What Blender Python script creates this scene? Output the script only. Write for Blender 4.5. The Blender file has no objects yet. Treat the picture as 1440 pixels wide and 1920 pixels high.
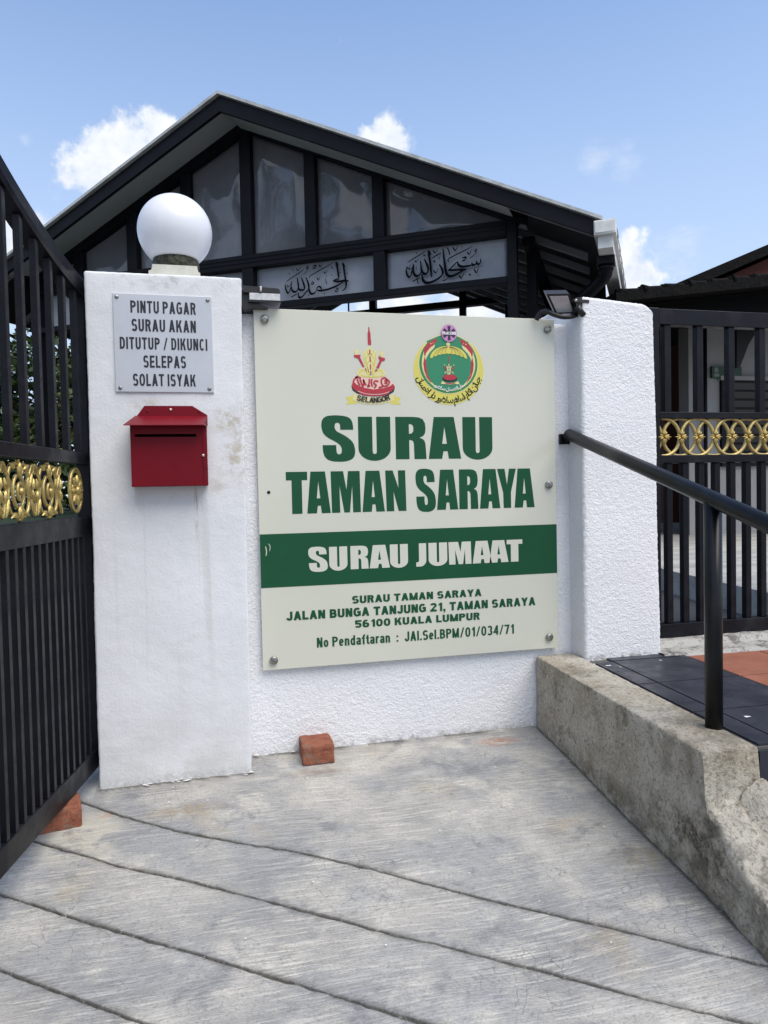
import bpy, bmesh, math, random
from mathutils import Vector, Matrix, noise
R = math.radians
sc = bpy.context.scene
COL = sc.collection
random.seed(7)

# ------------------------------------------------------------------ camera
cam = bpy.data.cameras.new('camera')
cam.sensor_fit = 'VERTICAL'; cam.sensor_height = 36.0; cam.lens = 1340 / 1920 * 36
cam.clip_start = 0.02; cam.clip_end = 3000
co = bpy.data.objects.new('camera', cam); COL.objects.link(co)
yaw, pitch, roll = R(13.46), math.atan(43 / 1340), 0.021
fwd = Vector((math.sin(yaw) * math.cos(pitch), math.cos(yaw) * math.cos(pitch), -math.sin(pitch)))
r0 = Vector((math.cos(yaw), -math.sin(yaw), 0)); u0 = r0.cross(fwd)
ex = math.cos(roll) * r0 - math.sin(roll) * u0
ey = math.sin(roll) * r0 + math.cos(roll) * u0
M = Matrix((ex, ey, -fwd)).transposed().to_4x4(); M.translation = (0, 0, 0.85)
co.matrix_world = M
sc.camera = co

# ------------------------------------------------------------------ light and sky
SUN_EL, SUN_AZ = R(60), R(150)         # azimuth from +y towards +x: a veiled sun behind and to the right of the photographer
SKY = 0.142
sun = bpy.data.lights.new('sun', 'SUN'); sun.energy = 2.1; sun.angle = R(50); sun.color = (1.0, 0.925, 0.82)
so = bpy.data.objects.new('sun', sun); COL.objects.link(so)
sd = Vector((math.sin(SUN_AZ) * math.cos(SUN_EL), math.cos(SUN_AZ) * math.cos(SUN_EL), math.sin(SUN_EL)))
so.rotation_euler = sd.to_track_quat('Z', 'Y').to_euler()
sc.view_settings.view_transform = 'Standard'; sc.view_settings.look = 'None'
sc.view_settings.exposure = 0.8; sc.view_settings.gamma = 1.0
w = bpy.data.worlds.new('World'); sc.world = w; w.use_nodes = True
T = w.node_tree; N = T.nodes; Lk = T.links; N.clear()
def nd(t, **k):
    n = N.new(t)
    for a, b in k.items(): setattr(n, a, b)
    return n
sky = nd('ShaderNodeTexSky', sky_type='NISHITA', sun_disc=False, sun_elevation=SUN_EL, sun_rotation=SUN_AZ,
         air_density=1.0, dust_density=0.3, ozone_density=3.5, altitude=50)
tc = nd('ShaderNodeTexCoord')
def vmath(op, a, b=None, t=None):
    n = N.new('ShaderNodeVectorMath'); n.operation = op; Lk.new(a, n.inputs[0])
    if b is not None:
        if isinstance(b, (tuple, list)): n.inputs[1].default_value = b
        else: Lk.new(b, n.inputs[1])
    return n
def smath(op, a, b, clamp=False):
    n = N.new('ShaderNodeMath'); n.operation = op; n.use_clamp = clamp
    for i, v in enumerate((a, b)):
        if isinstance(v, (int, float)): n.inputs[i].default_value = v
        else: Lk.new(v, n.inputs[i])
    return n.outputs[0]
def nrange(a, lo, hi, o0=0.0, o1=1.0, smooth=True):
    n = N.new('ShaderNodeMapRange'); n.interpolation_type = 'SMOOTHSTEP' if smooth else 'LINEAR'
    Lk.new(a, n.inputs['Value'])
    for k, v in (('From Min', lo), ('From Max', hi), ('To Min', o0), ('To Max', o1)): n.inputs[k].default_value = v
    return n.outputs['Result']
DIR = vmath('NORMALIZE', tc.outputs['Generated']).outputs[0]
CLOUDS = [(-0.0545, 0.8994, 0.4337, 0.0261), (-0.0797, 0.9055, 0.4168, 0.0358), (-0.1105, 0.9094, 0.4009, 0.0373), (-0.1355, 0.9141, 0.3822, 0.0336), (-0.0909, 0.9175, 0.3873, 0.0448), (-0.0433, 0.9068, 0.4194, 0.0373), (-0.1534, 0.9144, 0.3747, 0.0179), (-0.1132, 0.9222, 0.3698, 0.0448), (-0.051, 0.9184, 0.3923, 0.0448), (-0.2264, 0.9226, 0.3122, 0.0336), (-0.2149, 0.9313, 0.2942, 0.0336), (-0.1893, 0.9259, 0.3269, 0.0149), (0.2184, 0.87, 0.4421, 0.0209), (0.2311, 0.8729, 0.4297, 0.0254), (0.2013, 0.8789, 0.4324, 0.0179), (0.5174, 0.8068, 0.2853, 0.0269), (0.528, 0.8085, 0.2599, 0.0336), (0.5119, 0.8025, 0.3066, 0.0134), (0.5148, 0.824, 0.2367, 0.0448), (0.2589, 0.9336, 0.2477, 0.0672), (0.3409, 0.9095, 0.2378, 0.0672)]
WISPS = [(0.4926, 0.7797, 0.3865, 0.03), (-0.1964, 0.8934, 0.4041, 0.0104), (0.465, 0.7932, 0.3933, 0.03), (0.5625, 0.7763, 0.2846, 0.045)]
def blobs(lst):
    acc = None
    for x, y, z, r in lst:
        d = vmath('DISTANCE', DIR, (x, y, z)).outputs['Value']
        v = nrange(d, 0.0, r * 1.58, 1.0, 0.0, False)
        acc = v if acc is None else smath('MAXIMUM', acc, v)
    return acc
nz = nd('ShaderNodeTexNoise'); nz.inputs['Scale'].default_value = 26; nz.inputs['Detail'].default_value = 8; nz.inputs['Roughness'].default_value = 0.6
Lk.new(DIR, nz.inputs['Vector'])
nf = nrange(nz.outputs['Fac'], 0.25, 0.75, -0.42, 0.42, False)
cum = nrange(smath('ADD', blobs(CLOUDS), nf), 0.32, 0.74)
nw = nd('ShaderNodeTexNoise'); nw.inputs['Scale'].default_value = 34; nw.inputs['Detail'].default_value = 7; nw.inputs['Roughness'].default_value = 0.65
Lk.new(vmath('MULTIPLY', DIR, (1, 1, 2.2)).outputs[0], nw.inputs['Vector'])
wisp = smath('MULTIPLY', nrange(smath('MULTIPLY', blobs(WISPS), nw.outputs['Fac']), 0.2, 0.62), 0.35)
# broken cloud added to the unseen sky behind the camera, giving light and reflections
nb = nd('ShaderNodeTexNoise'); nb.inputs['Scale'].default_value = 3.2; nb.inputs['Detail'].default_value = 7
Lk.new(DIR, nb.inputs['Vector'])
sx = nd('ShaderNodeSeparateXYZ'); Lk.new(DIR, sx.inputs[0])
back = smath('MULTIPLY', nrange(nb.outputs['Fac'], 0.44, 0.6), nrange(sx.outputs['Y'], 0.1, -0.35))
fac = smath('MAXIMUM', smath('MAXIMUM', cum, wisp), back, True)
mx = nd('ShaderNodeMix', data_type='RGBA')
lowhaze = nd('ShaderNodeMix', data_type='RGBA')
Lk.new(nrange(sx.outputs['Z'], 0.72, 0.10, 0.0, 0.72), lowhaze.inputs['Factor'])
Lk.new(sky.outputs['Color'], lowhaze.inputs['A']); lowhaze.inputs['B'].default_value = (2.6, 3.05, 3.8, 1)
Lk.new(fac, mx.inputs['Factor']); Lk.new(lowhaze.outputs['Result'], mx.inputs['A'])
cshade = nd('ShaderNodeMix', data_type='RGBA'); Lk.new(nrange(nz.outputs['Fac'], 0.3, 0.7), cshade.inputs['Factor'])
cshade.inputs['A'].default_value = (3.1, 3.4, 3.9, 1); cshade.inputs['B'].default_value = (4.1, 4.2, 4.35, 1)
Lk.new(cshade.outputs['Result'], mx.inputs['B'])
bg = nd('ShaderNodeBackground'); bg.inputs['Strength'].default_value = SKY
Lk.new(mx.outputs['Result'], bg.inputs['Color'])
wo = nd('ShaderNodeOutputWorld'); Lk.new(bg.outputs[0], wo.inputs['Surface'])

# ------------------------------------------------------------------ materials
def srgb(r, g, b):
    f = lambda c: (c / 255 / 12.92) if c / 255 <= 0.04045 else ((c / 255 + 0.055) / 1.055) ** 2.4
    return (f(r), f(g), f(b), 1)
class Mat:
    """A Principled material with procedural layers on object coordinates."""
    def __init__(s, name, col, rough=0.5, metal=0.0, spec=0.5, coat=0.0, ior=1.5):
        s.m = bpy.data.materials.new(name); s.m.use_nodes = True
        s.t = s.m.node_tree; s.n = s.t.nodes; s.l = s.t.links
        s.b = s.n['Principled BSDF']
        s.col = None; s.base = col; s.rough = rough; s.nrm = None
        s.b.inputs['Base Color'].default_value = col
        s.b.inputs['Roughness'].default_value = rough; s.b.inputs['Metallic'].default_value = metal
        s.b.inputs['Specular IOR Level'].default_value = spec; s.b.inputs['IOR'].default_value = ior
        s.b.inputs['Coat Weight'].default_value = coat; s.b.inputs['Coat Roughness'].default_value = 0.04
        s.tc = s.n.new('ShaderNodeTexCoord')
    def vec(s, scale=(1, 1, 1), rot=(0, 0, 0), warp=None):
        v = s.tc.outputs['Object']
        if warp:
            nz = s.n.new('ShaderNodeTexNoise'); nz.inputs['Scale'].default_value = warp[0]; s.l.new(v, nz.inputs['Vector'])
            sb = s.n.new('ShaderNodeVectorMath'); sb.operation = 'MULTIPLY_ADD'
            s.l.new(nz.outputs['Color'], sb.inputs[0]); sb.inputs[1].default_value = (warp[1],) * 3; s.l.new(v, sb.inputs[2])
            v = sb.outputs[0]
        mp = s.n.new('ShaderNodeMapping'); mp.inputs['Scale'].default_value = scale; mp.inputs['Rotation'].default_value = rot
        s.l.new(v, mp.inputs['Vector']); return mp.outputs[0]
    def noise(s, scale, detail=5, rough=0.6, lo=0.4, hi=0.6, aniso=(1, 1, 1), rot=(0, 0, 0), warp=None):
        nz = s.n.new('ShaderNodeTexNoise'); nz.inputs['Scale'].default_value = scale
        nz.inputs['Detail'].default_value = detail; nz.inputs['Roughness'].default_value = rough
        s.l.new(s.vec(aniso, rot, warp), nz.inputs['Vector'])
        return s.mr(nz.outputs['Fac'], lo, hi)
    def mr(s, o, lo, hi, a=0.0, b=1.0):
        r = s.n.new('ShaderNodeMapRange'); r.interpolation_type = 'SMOOTHSTEP'; s.l.new(o, r.inputs['Value'])
        for k, v in (('From Min', lo), ('From Max', hi), ('To Min', a), ('To Max', b)): r.inputs[k].default_value = v
        return r.outputs['Result']
    def mul(s, a, b, op='MULTIPLY'):
        n = s.n.new('ShaderNodeMath'); n.operation = op; n.use_clamp = True
        for i, v in enumerate((a, b)):
            if isinstance(v, (int, float)): n.inputs[i].default_value = v
            else: s.l.new(v, n.inputs[i])
        return n.outputs[0]
    def spot(s, c, r, soft=1.0):
        d = s.n.new('ShaderNodeVectorMath'); d.operation = 'SUBTRACT'; s.l.new(s.tc.outputs['Object'], d.inputs[0]); d.inputs[1].default_value = c
        e = s.n.new('ShaderNodeVectorMath'); e.operation = 'DIVIDE'; s.l.new(d.outputs[0], e.inputs[0]); e.inputs[1].default_value = r
        f = s.n.new('ShaderNodeVectorMath'); f.operation = 'LENGTH'; s.l.new(e.outputs[0], f.inputs[0])
        return s.mr(f.outputs['Value'], 1.0, 1.0 - soft)
    def mix(s, fac, col, amount=1.0):
        m = s.n.new('ShaderNodeMix'); m.data_type = 'RGBA'
        if amount != 1.0: fac = s.mul(fac, amount)
        s.l.new(fac, m.inputs['Factor'])
        if s.col is None: m.inputs['A'].default_value = s.base
        else: s.l.new(s.col, m.inputs['A'])
        m.inputs['B'].default_value = col
        s.col = m.outputs['Result']; s.l.new(s.col, s.b.inputs['Base Color']); return s
    def roughmix(s, fac, a, b):
        s.l.new(s.mr(fac, 0, 1, a, b), s.b.inputs['Roughness']); return s
    def bump(s, h, strength=0.5, dist=0.002):
        b = s.n.new('ShaderNodeBump'); b.inputs['Strength'].default_value = strength; b.inputs['Distance'].default_value = dist
        s.l.new(h, b.inputs['Height'])
        if s.nrm: s.l.new(s.nrm, b.inputs['Normal'])
        s.nrm = b.outputs[0]; s.l.new(s.nrm, s.b.inputs['Normal']); return s
def simple(name, col, rough=0.5, metal=0.0, spec=0.5, coat=0.0, var=None, bump=None):
    m = Mat(name, col, rough, metal, spec, coat)
    if var: m.mix(m.noise(var[0], 6, 0.65, 0.35, 0.7), var[1], var[2] if len(var) > 2 else 1.0)
    if bump: m.bump(m.noise(bump[0], 4, 0.6, 0.2, 0.8), bump[1], bump[2])
    return m.m

# white plaster of the smooth left pillar, with its own stains
pm = Mat('smooth_white_plaster', (0.70, 0.715, 0.735, 1), 0.75, spec=0.3)
pm.mix(pm.noise(2.3, 6, 0.6, 0.42, 0.72), (0.60, 0.615, 0.63, 1), 0.75)
pm.mix(pm.noise(18, 6, 0.7, 0.56, 0.74), (0.60, 0.60, 0.58, 1), 0.45)
for c, r, a in (((0.05, 2.25, 1.07), (0.09, 0.3, 0.06), 0.55), ((0.06, 2.25, 0.95), (0.06, 0.3, 0.10), 0.5), ((0.09, 2.25, 0.99), (0.03, 0.3, 0.20), 0.45), ((-0.19, 2.25, 1.12), (0.06, 0.2, 0.03), 0.4), ((0.02, 2.25, 0.87), (0.05, 0.2, 0.05), 0.3)):
    pm.mix(pm.mul(pm.spot(c, r), pm.noise(38, 6, 0.7, 0.42, 0.62)), (0.40, 0.34, 0.23, 1), min(1, a * 1.4))
strk = pm.noise(60, 2, 0.5, 0.62, 0.7, (1, 1, 0.015))
pm.mix(pm.mul(pm.spot((-0.09, 2.25, 0.76), (0.13, 0.3, 0.17), 0.7), strk), (0.36, 0.36, 0.30, 1), 0.75)
pm.mix(pm.mul(pm.spot((-0.12, 2.25, 0.55), (0.26, 0.3, 0.5), 0.8), pm.noise(24, 3, 0.5, 0.56, 0.68, (1, 1, 0.02))), (0.50, 0.50, 0.47, 1), 0.5)
pm.mix(pm.mul(pm.spot((-0.05, 2.25, 0.80), (0.008, 0.3, 0.11), 0.7), pm.noise(200, 2, 0.5, 0.4, 0.6, (1, 1, 0.1))), (0.34, 0.25, 0.14, 1), 0.6)
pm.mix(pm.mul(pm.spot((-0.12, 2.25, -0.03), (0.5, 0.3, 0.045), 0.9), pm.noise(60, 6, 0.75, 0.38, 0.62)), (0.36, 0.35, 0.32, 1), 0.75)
pm.mix(pm.mul(pm.spot((-0.12, 2.25, 0.0), (0.6, 0.3, 0.22), 0.95), pm.noise(7, 7, 0.7, 0.42, 0.66)), (0.52, 0.52, 0.50, 1), 0.55)
pm.mix(pm.mul(pm.spot((-0.12, 2.25, 1.50), (0.4, 0.3, 0.07), 0.9), pm.noise(26, 7, 0.75, 0.48, 0.62)), (0.42, 0.42, 0.39, 1), 0.6)
pm.bump(pm.noise(7, 3, 0.5, 0.2, 0.8), 0.35, 0.006).bump(pm.noise(120, 4, 0.65, 0.25, 0.75), 0.35, 0.0012)
PLASTER = pm.m
rm = Mat('rough_white_render', (0.80, 0.81, 0.83, 1), 0.8, spec=0.3)
rm.mix(rm.noise(9, 6, 0.7, 0.5, 0.75), (0.70, 0.72, 0.75, 1), 0.6)
rm.mix(rm.noise(55, 3, 0.6, 0.74, 0.8), (0.30, 0.29, 0.27, 1), 0.5)
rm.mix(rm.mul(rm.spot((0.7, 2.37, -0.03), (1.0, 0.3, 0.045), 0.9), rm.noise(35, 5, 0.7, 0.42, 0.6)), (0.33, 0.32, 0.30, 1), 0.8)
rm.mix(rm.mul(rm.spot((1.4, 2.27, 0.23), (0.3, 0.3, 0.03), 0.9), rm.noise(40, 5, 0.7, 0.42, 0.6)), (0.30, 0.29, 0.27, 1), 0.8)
rm.bump(rm.noise(130, 4, 0.6, 0.25, 0.75), 0.6, 0.003).bump(rm.noise(260, 3, 0.6, 0.25, 0.75), 0.3, 0.0012)
STUCCO = rm.m

# broomed concrete of the ramp
cm = Mat('broomed_concrete', srgb(192, 188, 180), 0.85, spec=0.25)
cm.mix(cm.noise(3.0, 7, 0.62, 0.42, 0.62, warp=(2.0, 0.25)), srgb(146, 149, 154), 0.75)
cm.mix(cm.noise(7.0, 8, 0.68, 0.55, 0.66, warp=(3.0, 0.2), rot=(0, 0, 1.0)), srgb(118, 121, 127), 0.75)
cm.mix(cm.noise(5.5, 7, 0.65, 0.5, 0.7, rot=(0, 0, 0.6)), srgb(216, 211, 199), 0.85)
cm.mix(cm.noise(4.1, 6, 0.6, 0.58, 0.72, rot=(0, 0, 2.0)), srgb(182, 168, 140), 0.6)
cm.mix(cm.noise(170, 5, 0.75, 0.5, 0.66), srgb(112, 112, 111), 0.6)
cm.mix(cm.noise(80, 6, 0.75, 0.56, 0.70), srgb(206, 204, 197), 0.6)
cm.mix(cm.noise(34, 7, 0.75, 0.58, 0.68, (1, 1, 1), (0, 0, 2.2)), srgb(120, 119, 116), 0.5)
broom = cm.noise(170, 5, 0.65, 0.4, 0.6, (0.05, 1, 0.3), (0, 0, R(24)), (1.2, 0.10))
cm.mix(cm.mul(broom, cm.noise(6, 4, 0.6, 0.35, 0.65)), srgb(124, 125, 127), 0.7)
fine = cm.noise(420, 3, 0.6, 0.38, 0.62, (0.05, 1, 0.3), (0, 0, R(27)), (1.2, 0.10))
cm.mix(fine, srgb(180, 181, 181), 0.25)
for c, r, k, a in (((-0.318, 2.09, -0.04), (0.035, 0.03, 0.2), srgb(176, 112, 78), 0.8), ((0.93, 2.275, -0.03), (0.11, 0.05, 0.2), srgb(172, 118, 84), 0.8), ((0.30, 2.20, -0.03), (0.16, 0.05, 0.2), srgb(150, 124, 96), 0.5),
                   ((-0.10, 2.06, -0.04), (0.16, 0.06, 0.2), srgb(160, 138, 98), 0.55), ((1.03, 1.55, -0.07), (0.14, 0.10, 0.2), srgb(160, 146, 110), 0.6)):
    cm.mix(cm.mul(cm.spot(c, r), cm.noise(40, 6, 0.7, 0.35, 0.6)), k, a)
cm.mix(cm.mul(cm.spot((-0.36, 1.98, -0.05), (0.14, 0.17, 0.2), 0.5), cm.noise(14, 6, 0.7, 0.42, 0.52)), srgb(196, 192, 178), 0.7)
vo = cm.n.new('ShaderNodeTexVoronoi'); vo.feature = 'DISTANCE_TO_EDGE'; vo.inputs['Scale'].default_value = 26; cm.l.new(cm.vec(warp=(14, 0.05)), vo.inputs['Vector'])
crk = cm.mul(cm.mr(vo.outputs['Distance'], 0.022, 0.0), cm.noise(3.3, 3, 0.5, 0.52, 0.62))
cm.mix(crk, srgb(84, 84, 84), 0.6)
gat = cm.n.new('ShaderNodeAttribute'); gat.attribute_name = 'groove_dirt_base_shade'; gat.attribute_type = 'GEOMETRY'
cm.mix(cm.mul(gat.outputs['Fac'], cm.noise(90, 5, 0.7, 0.2, 0.5)), srgb(74, 72, 67), 0.92)  # dirt in the cuts, plus shade painted along the kerb, wall and pillar feet
cm.bump(broom, 0.6, 0.0026).bump(fine, 0.35, 0.0010).bump(cm.noise(260, 4, 0.7, 0.3, 0.7), 0.5, 0.0016)
CONCRETE = cm.m
km = Mat('weathered_kerb_concrete', srgb(188, 182, 169), 0.9, spec=0.25)
km.mix(km.noise(7, 7, 0.7, 0.42, 0.62), srgb(164, 154, 136), 0.8)
km.mix(km.noise(11, 8, 0.75, 0.54, 0.66, warp=(6, 0.1)), srgb(94, 87, 74), 0.65)
km.mix(km.noise(110, 6, 0.8, 0.5, 0.62), srgb(66, 64, 60), 0.6)
km.mix(km.noise(60, 6, 0.7, 0.56, 0.68), srgb(206, 200, 184), 0.7)
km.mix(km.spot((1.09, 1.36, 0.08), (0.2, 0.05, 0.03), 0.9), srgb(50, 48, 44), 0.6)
km.mix(km.noise(3.2, 7, 0.7, 0.52, 0.64, (1, 1, 0.6), warp=(5, 0.15)), srgb(92, 85, 72), 0.5)
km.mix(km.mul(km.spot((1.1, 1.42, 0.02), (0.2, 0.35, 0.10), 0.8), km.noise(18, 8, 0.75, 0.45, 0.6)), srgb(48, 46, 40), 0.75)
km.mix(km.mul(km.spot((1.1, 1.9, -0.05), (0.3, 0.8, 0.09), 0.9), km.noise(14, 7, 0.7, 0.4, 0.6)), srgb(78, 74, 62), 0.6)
km.bump(km.noise(45, 6, 0.7, 0.25, 0.75), 0.7, 0.006).bump(km.noise(220, 4, 0.65, 0.25, 0.75), 0.5, 0.0016)
KERB = km.m
ROAD = simple('grey_ground', srgb(120, 120, 118), 0.9, var=(2.0, srgb(96, 97, 97)), bump=(80, 0.4, 0.004))
sl = Mat('yard_concrete', srgb(176, 175, 170), 0.85); sl.mix(sl.noise(3, 6, 0.65, 0.4, 0.65, (0.4, 2, 1)), srgb(140, 140, 138), 0.8); sl.mix(sl.noise(40, 6, 0.7, 0.55, 0.7), srgb(98, 98, 96), 0.6); sl.bump(sl.noise(70, 5, 0.6, 0.3, 0.7), 0.4, 0.003)
YARD = sl.m
st = Mat('rough_strip_concrete', srgb(176, 174, 168), 0.9); st.mix(st.noise(16, 7, 0.75, 0.48, 0.6), srgb(84, 82, 78), 0.8); st.mix(st.noise(70, 5, 0.7, 0.55, 0.65), srgb(60, 60, 58), 0.6); st.bump(st.noise(60, 6, 0.7, 0.3, 0.7), 0.7, 0.006)
STRIP = st.m
def tile_mat(name, c1, c2):
    m = Mat(name, c1, 0.5, spec=0.3)
    m.mix(m.noise(5, 6, 0.65, 0.4, 0.7), c2, 0.8).mix(m.noise(75, 5, 0.7, 0.62, 0.72), srgb(150, 150, 150), 0.22)
    m.roughmix(m.noise(9, 5, 0.6, 0.3, 0.7), 0.3, 0.6); m.bump(m.noise(130, 3, 0.6, 0.3, 0.7), 0.12, 0.001); return m.m
TILE_BLACK = tile_mat('black_tile', (0.028, 0.030, 0.040, 1), (0.048, 0.051, 0.064, 1))
TILE_RED = tile_mat('terracotta_tile', srgb(150, 97, 78), srgb(134, 88, 72))
GROUT = simple('dark_grout', srgb(84, 82, 80), 0.9)
WHITE_SPLASH = simple('dried_white_paint', (0.75, 0.76, 0.77, 1), 0.6)

# metal, plastic, paint
bk = Mat('black_gate_paint', (0.0045, 0.005, 0.008, 1), 0.42, spec=0.2)
bk.mix(bk.noise(8, 6, 0.7, 0.45, 0.7), (0.009, 0.010, 0.014, 1), 0.8).mix(bk.noise(140, 3, 0.6, 0.76, 0.8), (0.25, 0.26, 0.28, 1), 0.5)
bk.mix(bk.noise(3.5, 7, 0.7, 0.5, 0.72), (0.03, 0.031, 0.034, 1), 0.5); bk.roughmix(bk.noise(14, 5, 0.6, 0.3, 0.7), 0.28, 0.5); bk.bump(bk.noise(45, 3, 0.5, 0.2, 0.8), 0.12, 0.001)
BLACK = bk.m
RAILBLK = simple('black_pipe_enamel', (0.0045, 0.005, 0.006, 1), 0.32, spec=0.28, var=(12, (0.010, 0.011, 0.013, 1)), bump=(40, 0.08, 0.001))
gd = Mat('gold_casting_paint', srgb(184, 162, 100), 0.4, metal=0.75)
gd.mix(gd.noise(60, 5, 0.7, 0.5, 0.7), srgb(104, 82, 44), 0.8).mix(gd.noise(25, 4, 0.6, 0.6, 0.75), srgb(222, 196, 120), 0.6); gd.bump(gd.noise(160, 4, 0.6, 0.3, 0.7), 0.3, 0.001)
GOLD = gd.m
gr = Mat('dull_gold_casting_paint', srgb(190, 170, 112), 0.45, metal=0.5)
gr.mix(gr.noise(70, 5, 0.7, 0.45, 0.65), srgb(138, 118, 66), 0.6); gr.bump(gr.noise(160, 4, 0.6, 0.3, 0.7), 0.25, 0.001)
GOLD2 = gr.m
bs = Mat('black_frame_steel', (0.0035, 0.004, 0.006, 1), 0.45, spec=0.18); bs.mix(bs.noise(5, 5, 0.6, 0.4, 0.7), (0.006, 0.0065, 0.01, 1)); STEEL = bs.m
SOFFIT = simple('grey_soffit_board', (0.38, 0.40, 0.41, 1), 0.65, var=(1.5, (0.32, 0.35, 0.35, 1)))
RAFTER = simple('grey_rafter_paint', (0.16, 0.16, 0.17, 1), 0.6)
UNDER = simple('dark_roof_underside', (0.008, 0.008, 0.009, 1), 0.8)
FLASH = simple('pale_metal_flashing', (0.55, 0.56, 0.55, 1), 0.45, metal=0.2, var=(9, (0.36, 0.37, 0.35, 1)))
GUTTER = simple('white_gutter', (0.72, 0.72, 0.70, 1), 0.5, var=(14, (0.5, 0.5, 0.47, 1), 0.6))
sm = Mat('smoky_plastic_sheet', (0.115, 0.118, 0.13, 1), 0.07, spec=0.5, ior=1.6)
sm.mix(sm.noise(1.4, 4, 0.6, 0.45, 0.62), (0.15, 0.155, 0.17, 1), 0.7); SHEET = sm.m
sg = Mat('pale_smoky_plastic_sheet', (0.26, 0.28, 0.32, 1), 0.2, spec=0.4)
sg.mix(sg.noise(2.0, 4, 0.6, 0.45, 0.6), (0.33, 0.35, 0.39, 1), 0.7); SHEET2 = sg.m
INK = simple('black_calligraphy_vinyl', (0.004, 0.005, 0.008, 1), 0.7, spec=0.05)
ac = Mat('cream_acrylic_sheet', (0.575, 0.58, 0.495, 1), 0.16, spec=0.35, coat=0.3)
ac.mix(ac.noise(1.3, 4, 0.5, 0.4, 0.7), (0.62, 0.62, 0.54, 1), 0.5).mix(ac.noise(30, 6, 0.7, 0.68, 0.76), (0.42, 0.42, 0.36, 1), 0.3)
ACRYLIC = ac.m
GREEN = simple('dark_green_print', (0.0085, 0.070, 0.030, 1), 0.3, spec=0.25, var=(4, (0.010, 0.078, 0.035, 1)))
PALE = simple('cream_print', (0.58, 0.585, 0.505, 1), 0.3)
C_RED = simple('red_print', srgb(172, 44, 58), 0.4); C_YEL = simple('yellow_print', srgb(206, 198, 92), 0.4); C_CREAM = simple('pale_yellow_print', srgb(214, 205, 150), 0.4)
C_BLK = simple('black_print', (0.012, 0.012, 0.014, 1), 0.4); C_PINK = simple('pale_pink_print', srgb(226, 190, 176), 0.4)
C_TEAL = simple('teal_green_print', srgb(42, 128, 92), 0.4); C_GRN = simple('mid_green_print', srgb(52, 128, 66), 0.4); C_WHT = simple('white_print', (0.78, 0.8, 0.8, 1), 0.4)
C_STK = simple('lilac_sticker_print', srgb(190, 132, 178), 0.4); C_PUR = simple('dark_purple_print', srgb(52, 30, 64), 0.4)
BOLT = simple('dull_steel', (0.38, 0.38, 0.36, 1), 0.35, metal=0.9, var=(90, (0.16, 0.15, 0.13, 1)))
PLATE = simple('brushed_silver_plate', (0.53, 0.55, 0.59, 1), 0.42, metal=0.25, var=(5, (0.48, 0.50, 0.54, 1)))
PTEXT = simple('black_plate_lettering', (0.012, 0.014, 0.022, 1), 0.5)
rd = Mat('dark_red_box_paint', (0.165, 0.0045, 0.012, 1), 0.42, spec=0.16)
rd.mix(rd.noise(7, 5, 0.6, 0.4, 0.7), (0.14, 0.004, 0.011, 1), 0.8).mix(rd.noise(50, 5, 0.7, 0.68, 0.76), (0.10, 0.01, 0.015, 1), 0.6)
rd.mix(rd.mul(rd.spot((0.0955, -0.06, 0.062), (0.012, 0.05, 0.05)), rd.noise(70, 6, 0.7, 0.48, 0.56)), (0.02, 0.008, 0.008, 1), 0.9)
rd.bump(rd.noise(10, 3, 0.5, 0.2, 0.8), 0.1, 0.002); RED = rd.m
DARK = simple('slot_black', (0.004, 0.003, 0.004, 1), 0.9)
SCREW = simple('pale_screw_metal', (0.6, 0.5, 0.46, 1), 0.4, metal=0.5)
gl = Mat('opal_globe_plastic', (0.74, 0.75, 0.79, 1), 0.28, spec=0.5)
gl.mix(gl.noise(60, 3, 0.5, 0.76, 0.79), (0.2, 0.2, 0.2, 1), 0.7).mix(gl.noise(3, 5, 0.6, 0.5, 0.75), (0.68, 0.69, 0.72, 1), 0.6)
gl.b.inputs['Subsurface Weight'].default_value = 0.25; gl.b.inputs['Subsurface Radius'].default_value = (0.05, 0.05, 0.05); gl.b.inputs['Subsurface Scale'].default_value = 0.5
GLOBE = gl.m
MOSS = simple('mossy_collar', (0.035, 0.036, 0.026, 1), 0.95, var=(70, (0.14, 0.14, 0.10, 1)), bump=(160, 1.0, 0.008))
BASEW = simple('aged_white_plastic', (0.62, 0.61, 0.53, 1), 0.5, var=(20, (0.42, 0.41, 0.34, 1), 0.6))
LAMPBLK = simple('black_lamp_housing', (0.009, 0.009, 0.010, 1), 0.4, bump=(60, 0.1, 0.001))
LENS = simple('grey_lamp_glass', (0.42, 0.44, 0.46, 1), 0.12, coat=1.0, var=(40, (0.32, 0.34, 0.36, 1)))
LENSW = simple('white_lamp_reflector', (0.62, 0.64, 0.64, 1), 0.25, coat=0.8, var=(60, (0.42, 0.43, 0.43, 1)))
br = Mat('red_clay_brick', srgb(148, 94, 74), 0.9, spec=0.2)
br.mix(br.noise(22, 6, 0.7, 0.45, 0.62), srgb(126, 74, 58), 0.8).mix(br.noise(120, 5, 0.7, 0.55, 0.7), srgb(182, 118, 90), 0.7).mix(br.noise(26, 6, 0.75, 0.52, 0.62, rot=(1, 2, 0)), srgb(128, 112, 98), 0.75).mix(br.noise(200, 3, 0.6, 0.6, 0.7), srgb(84, 54, 44), 0.6)
br.bump(br.noise(110, 5, 0.7, 0.3, 0.7), 0.7, 0.004); BRICK = br.m
LEAF = []
for i, c in enumerate(((0.030, 0.055, 0.014), (0.052, 0.085, 0.020), (0.018, 0.034, 0.012), (0.085, 0.12, 0.032))):
    m = Mat('leaf_green', c + (1,), 0.55, spec=0.4); m.mix(m.noise(6, 3, 0.5, 0.4, 0.7), tuple(x * 1.5 for x in c) + (1,), 0.6); LEAF.append(m.m)
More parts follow.
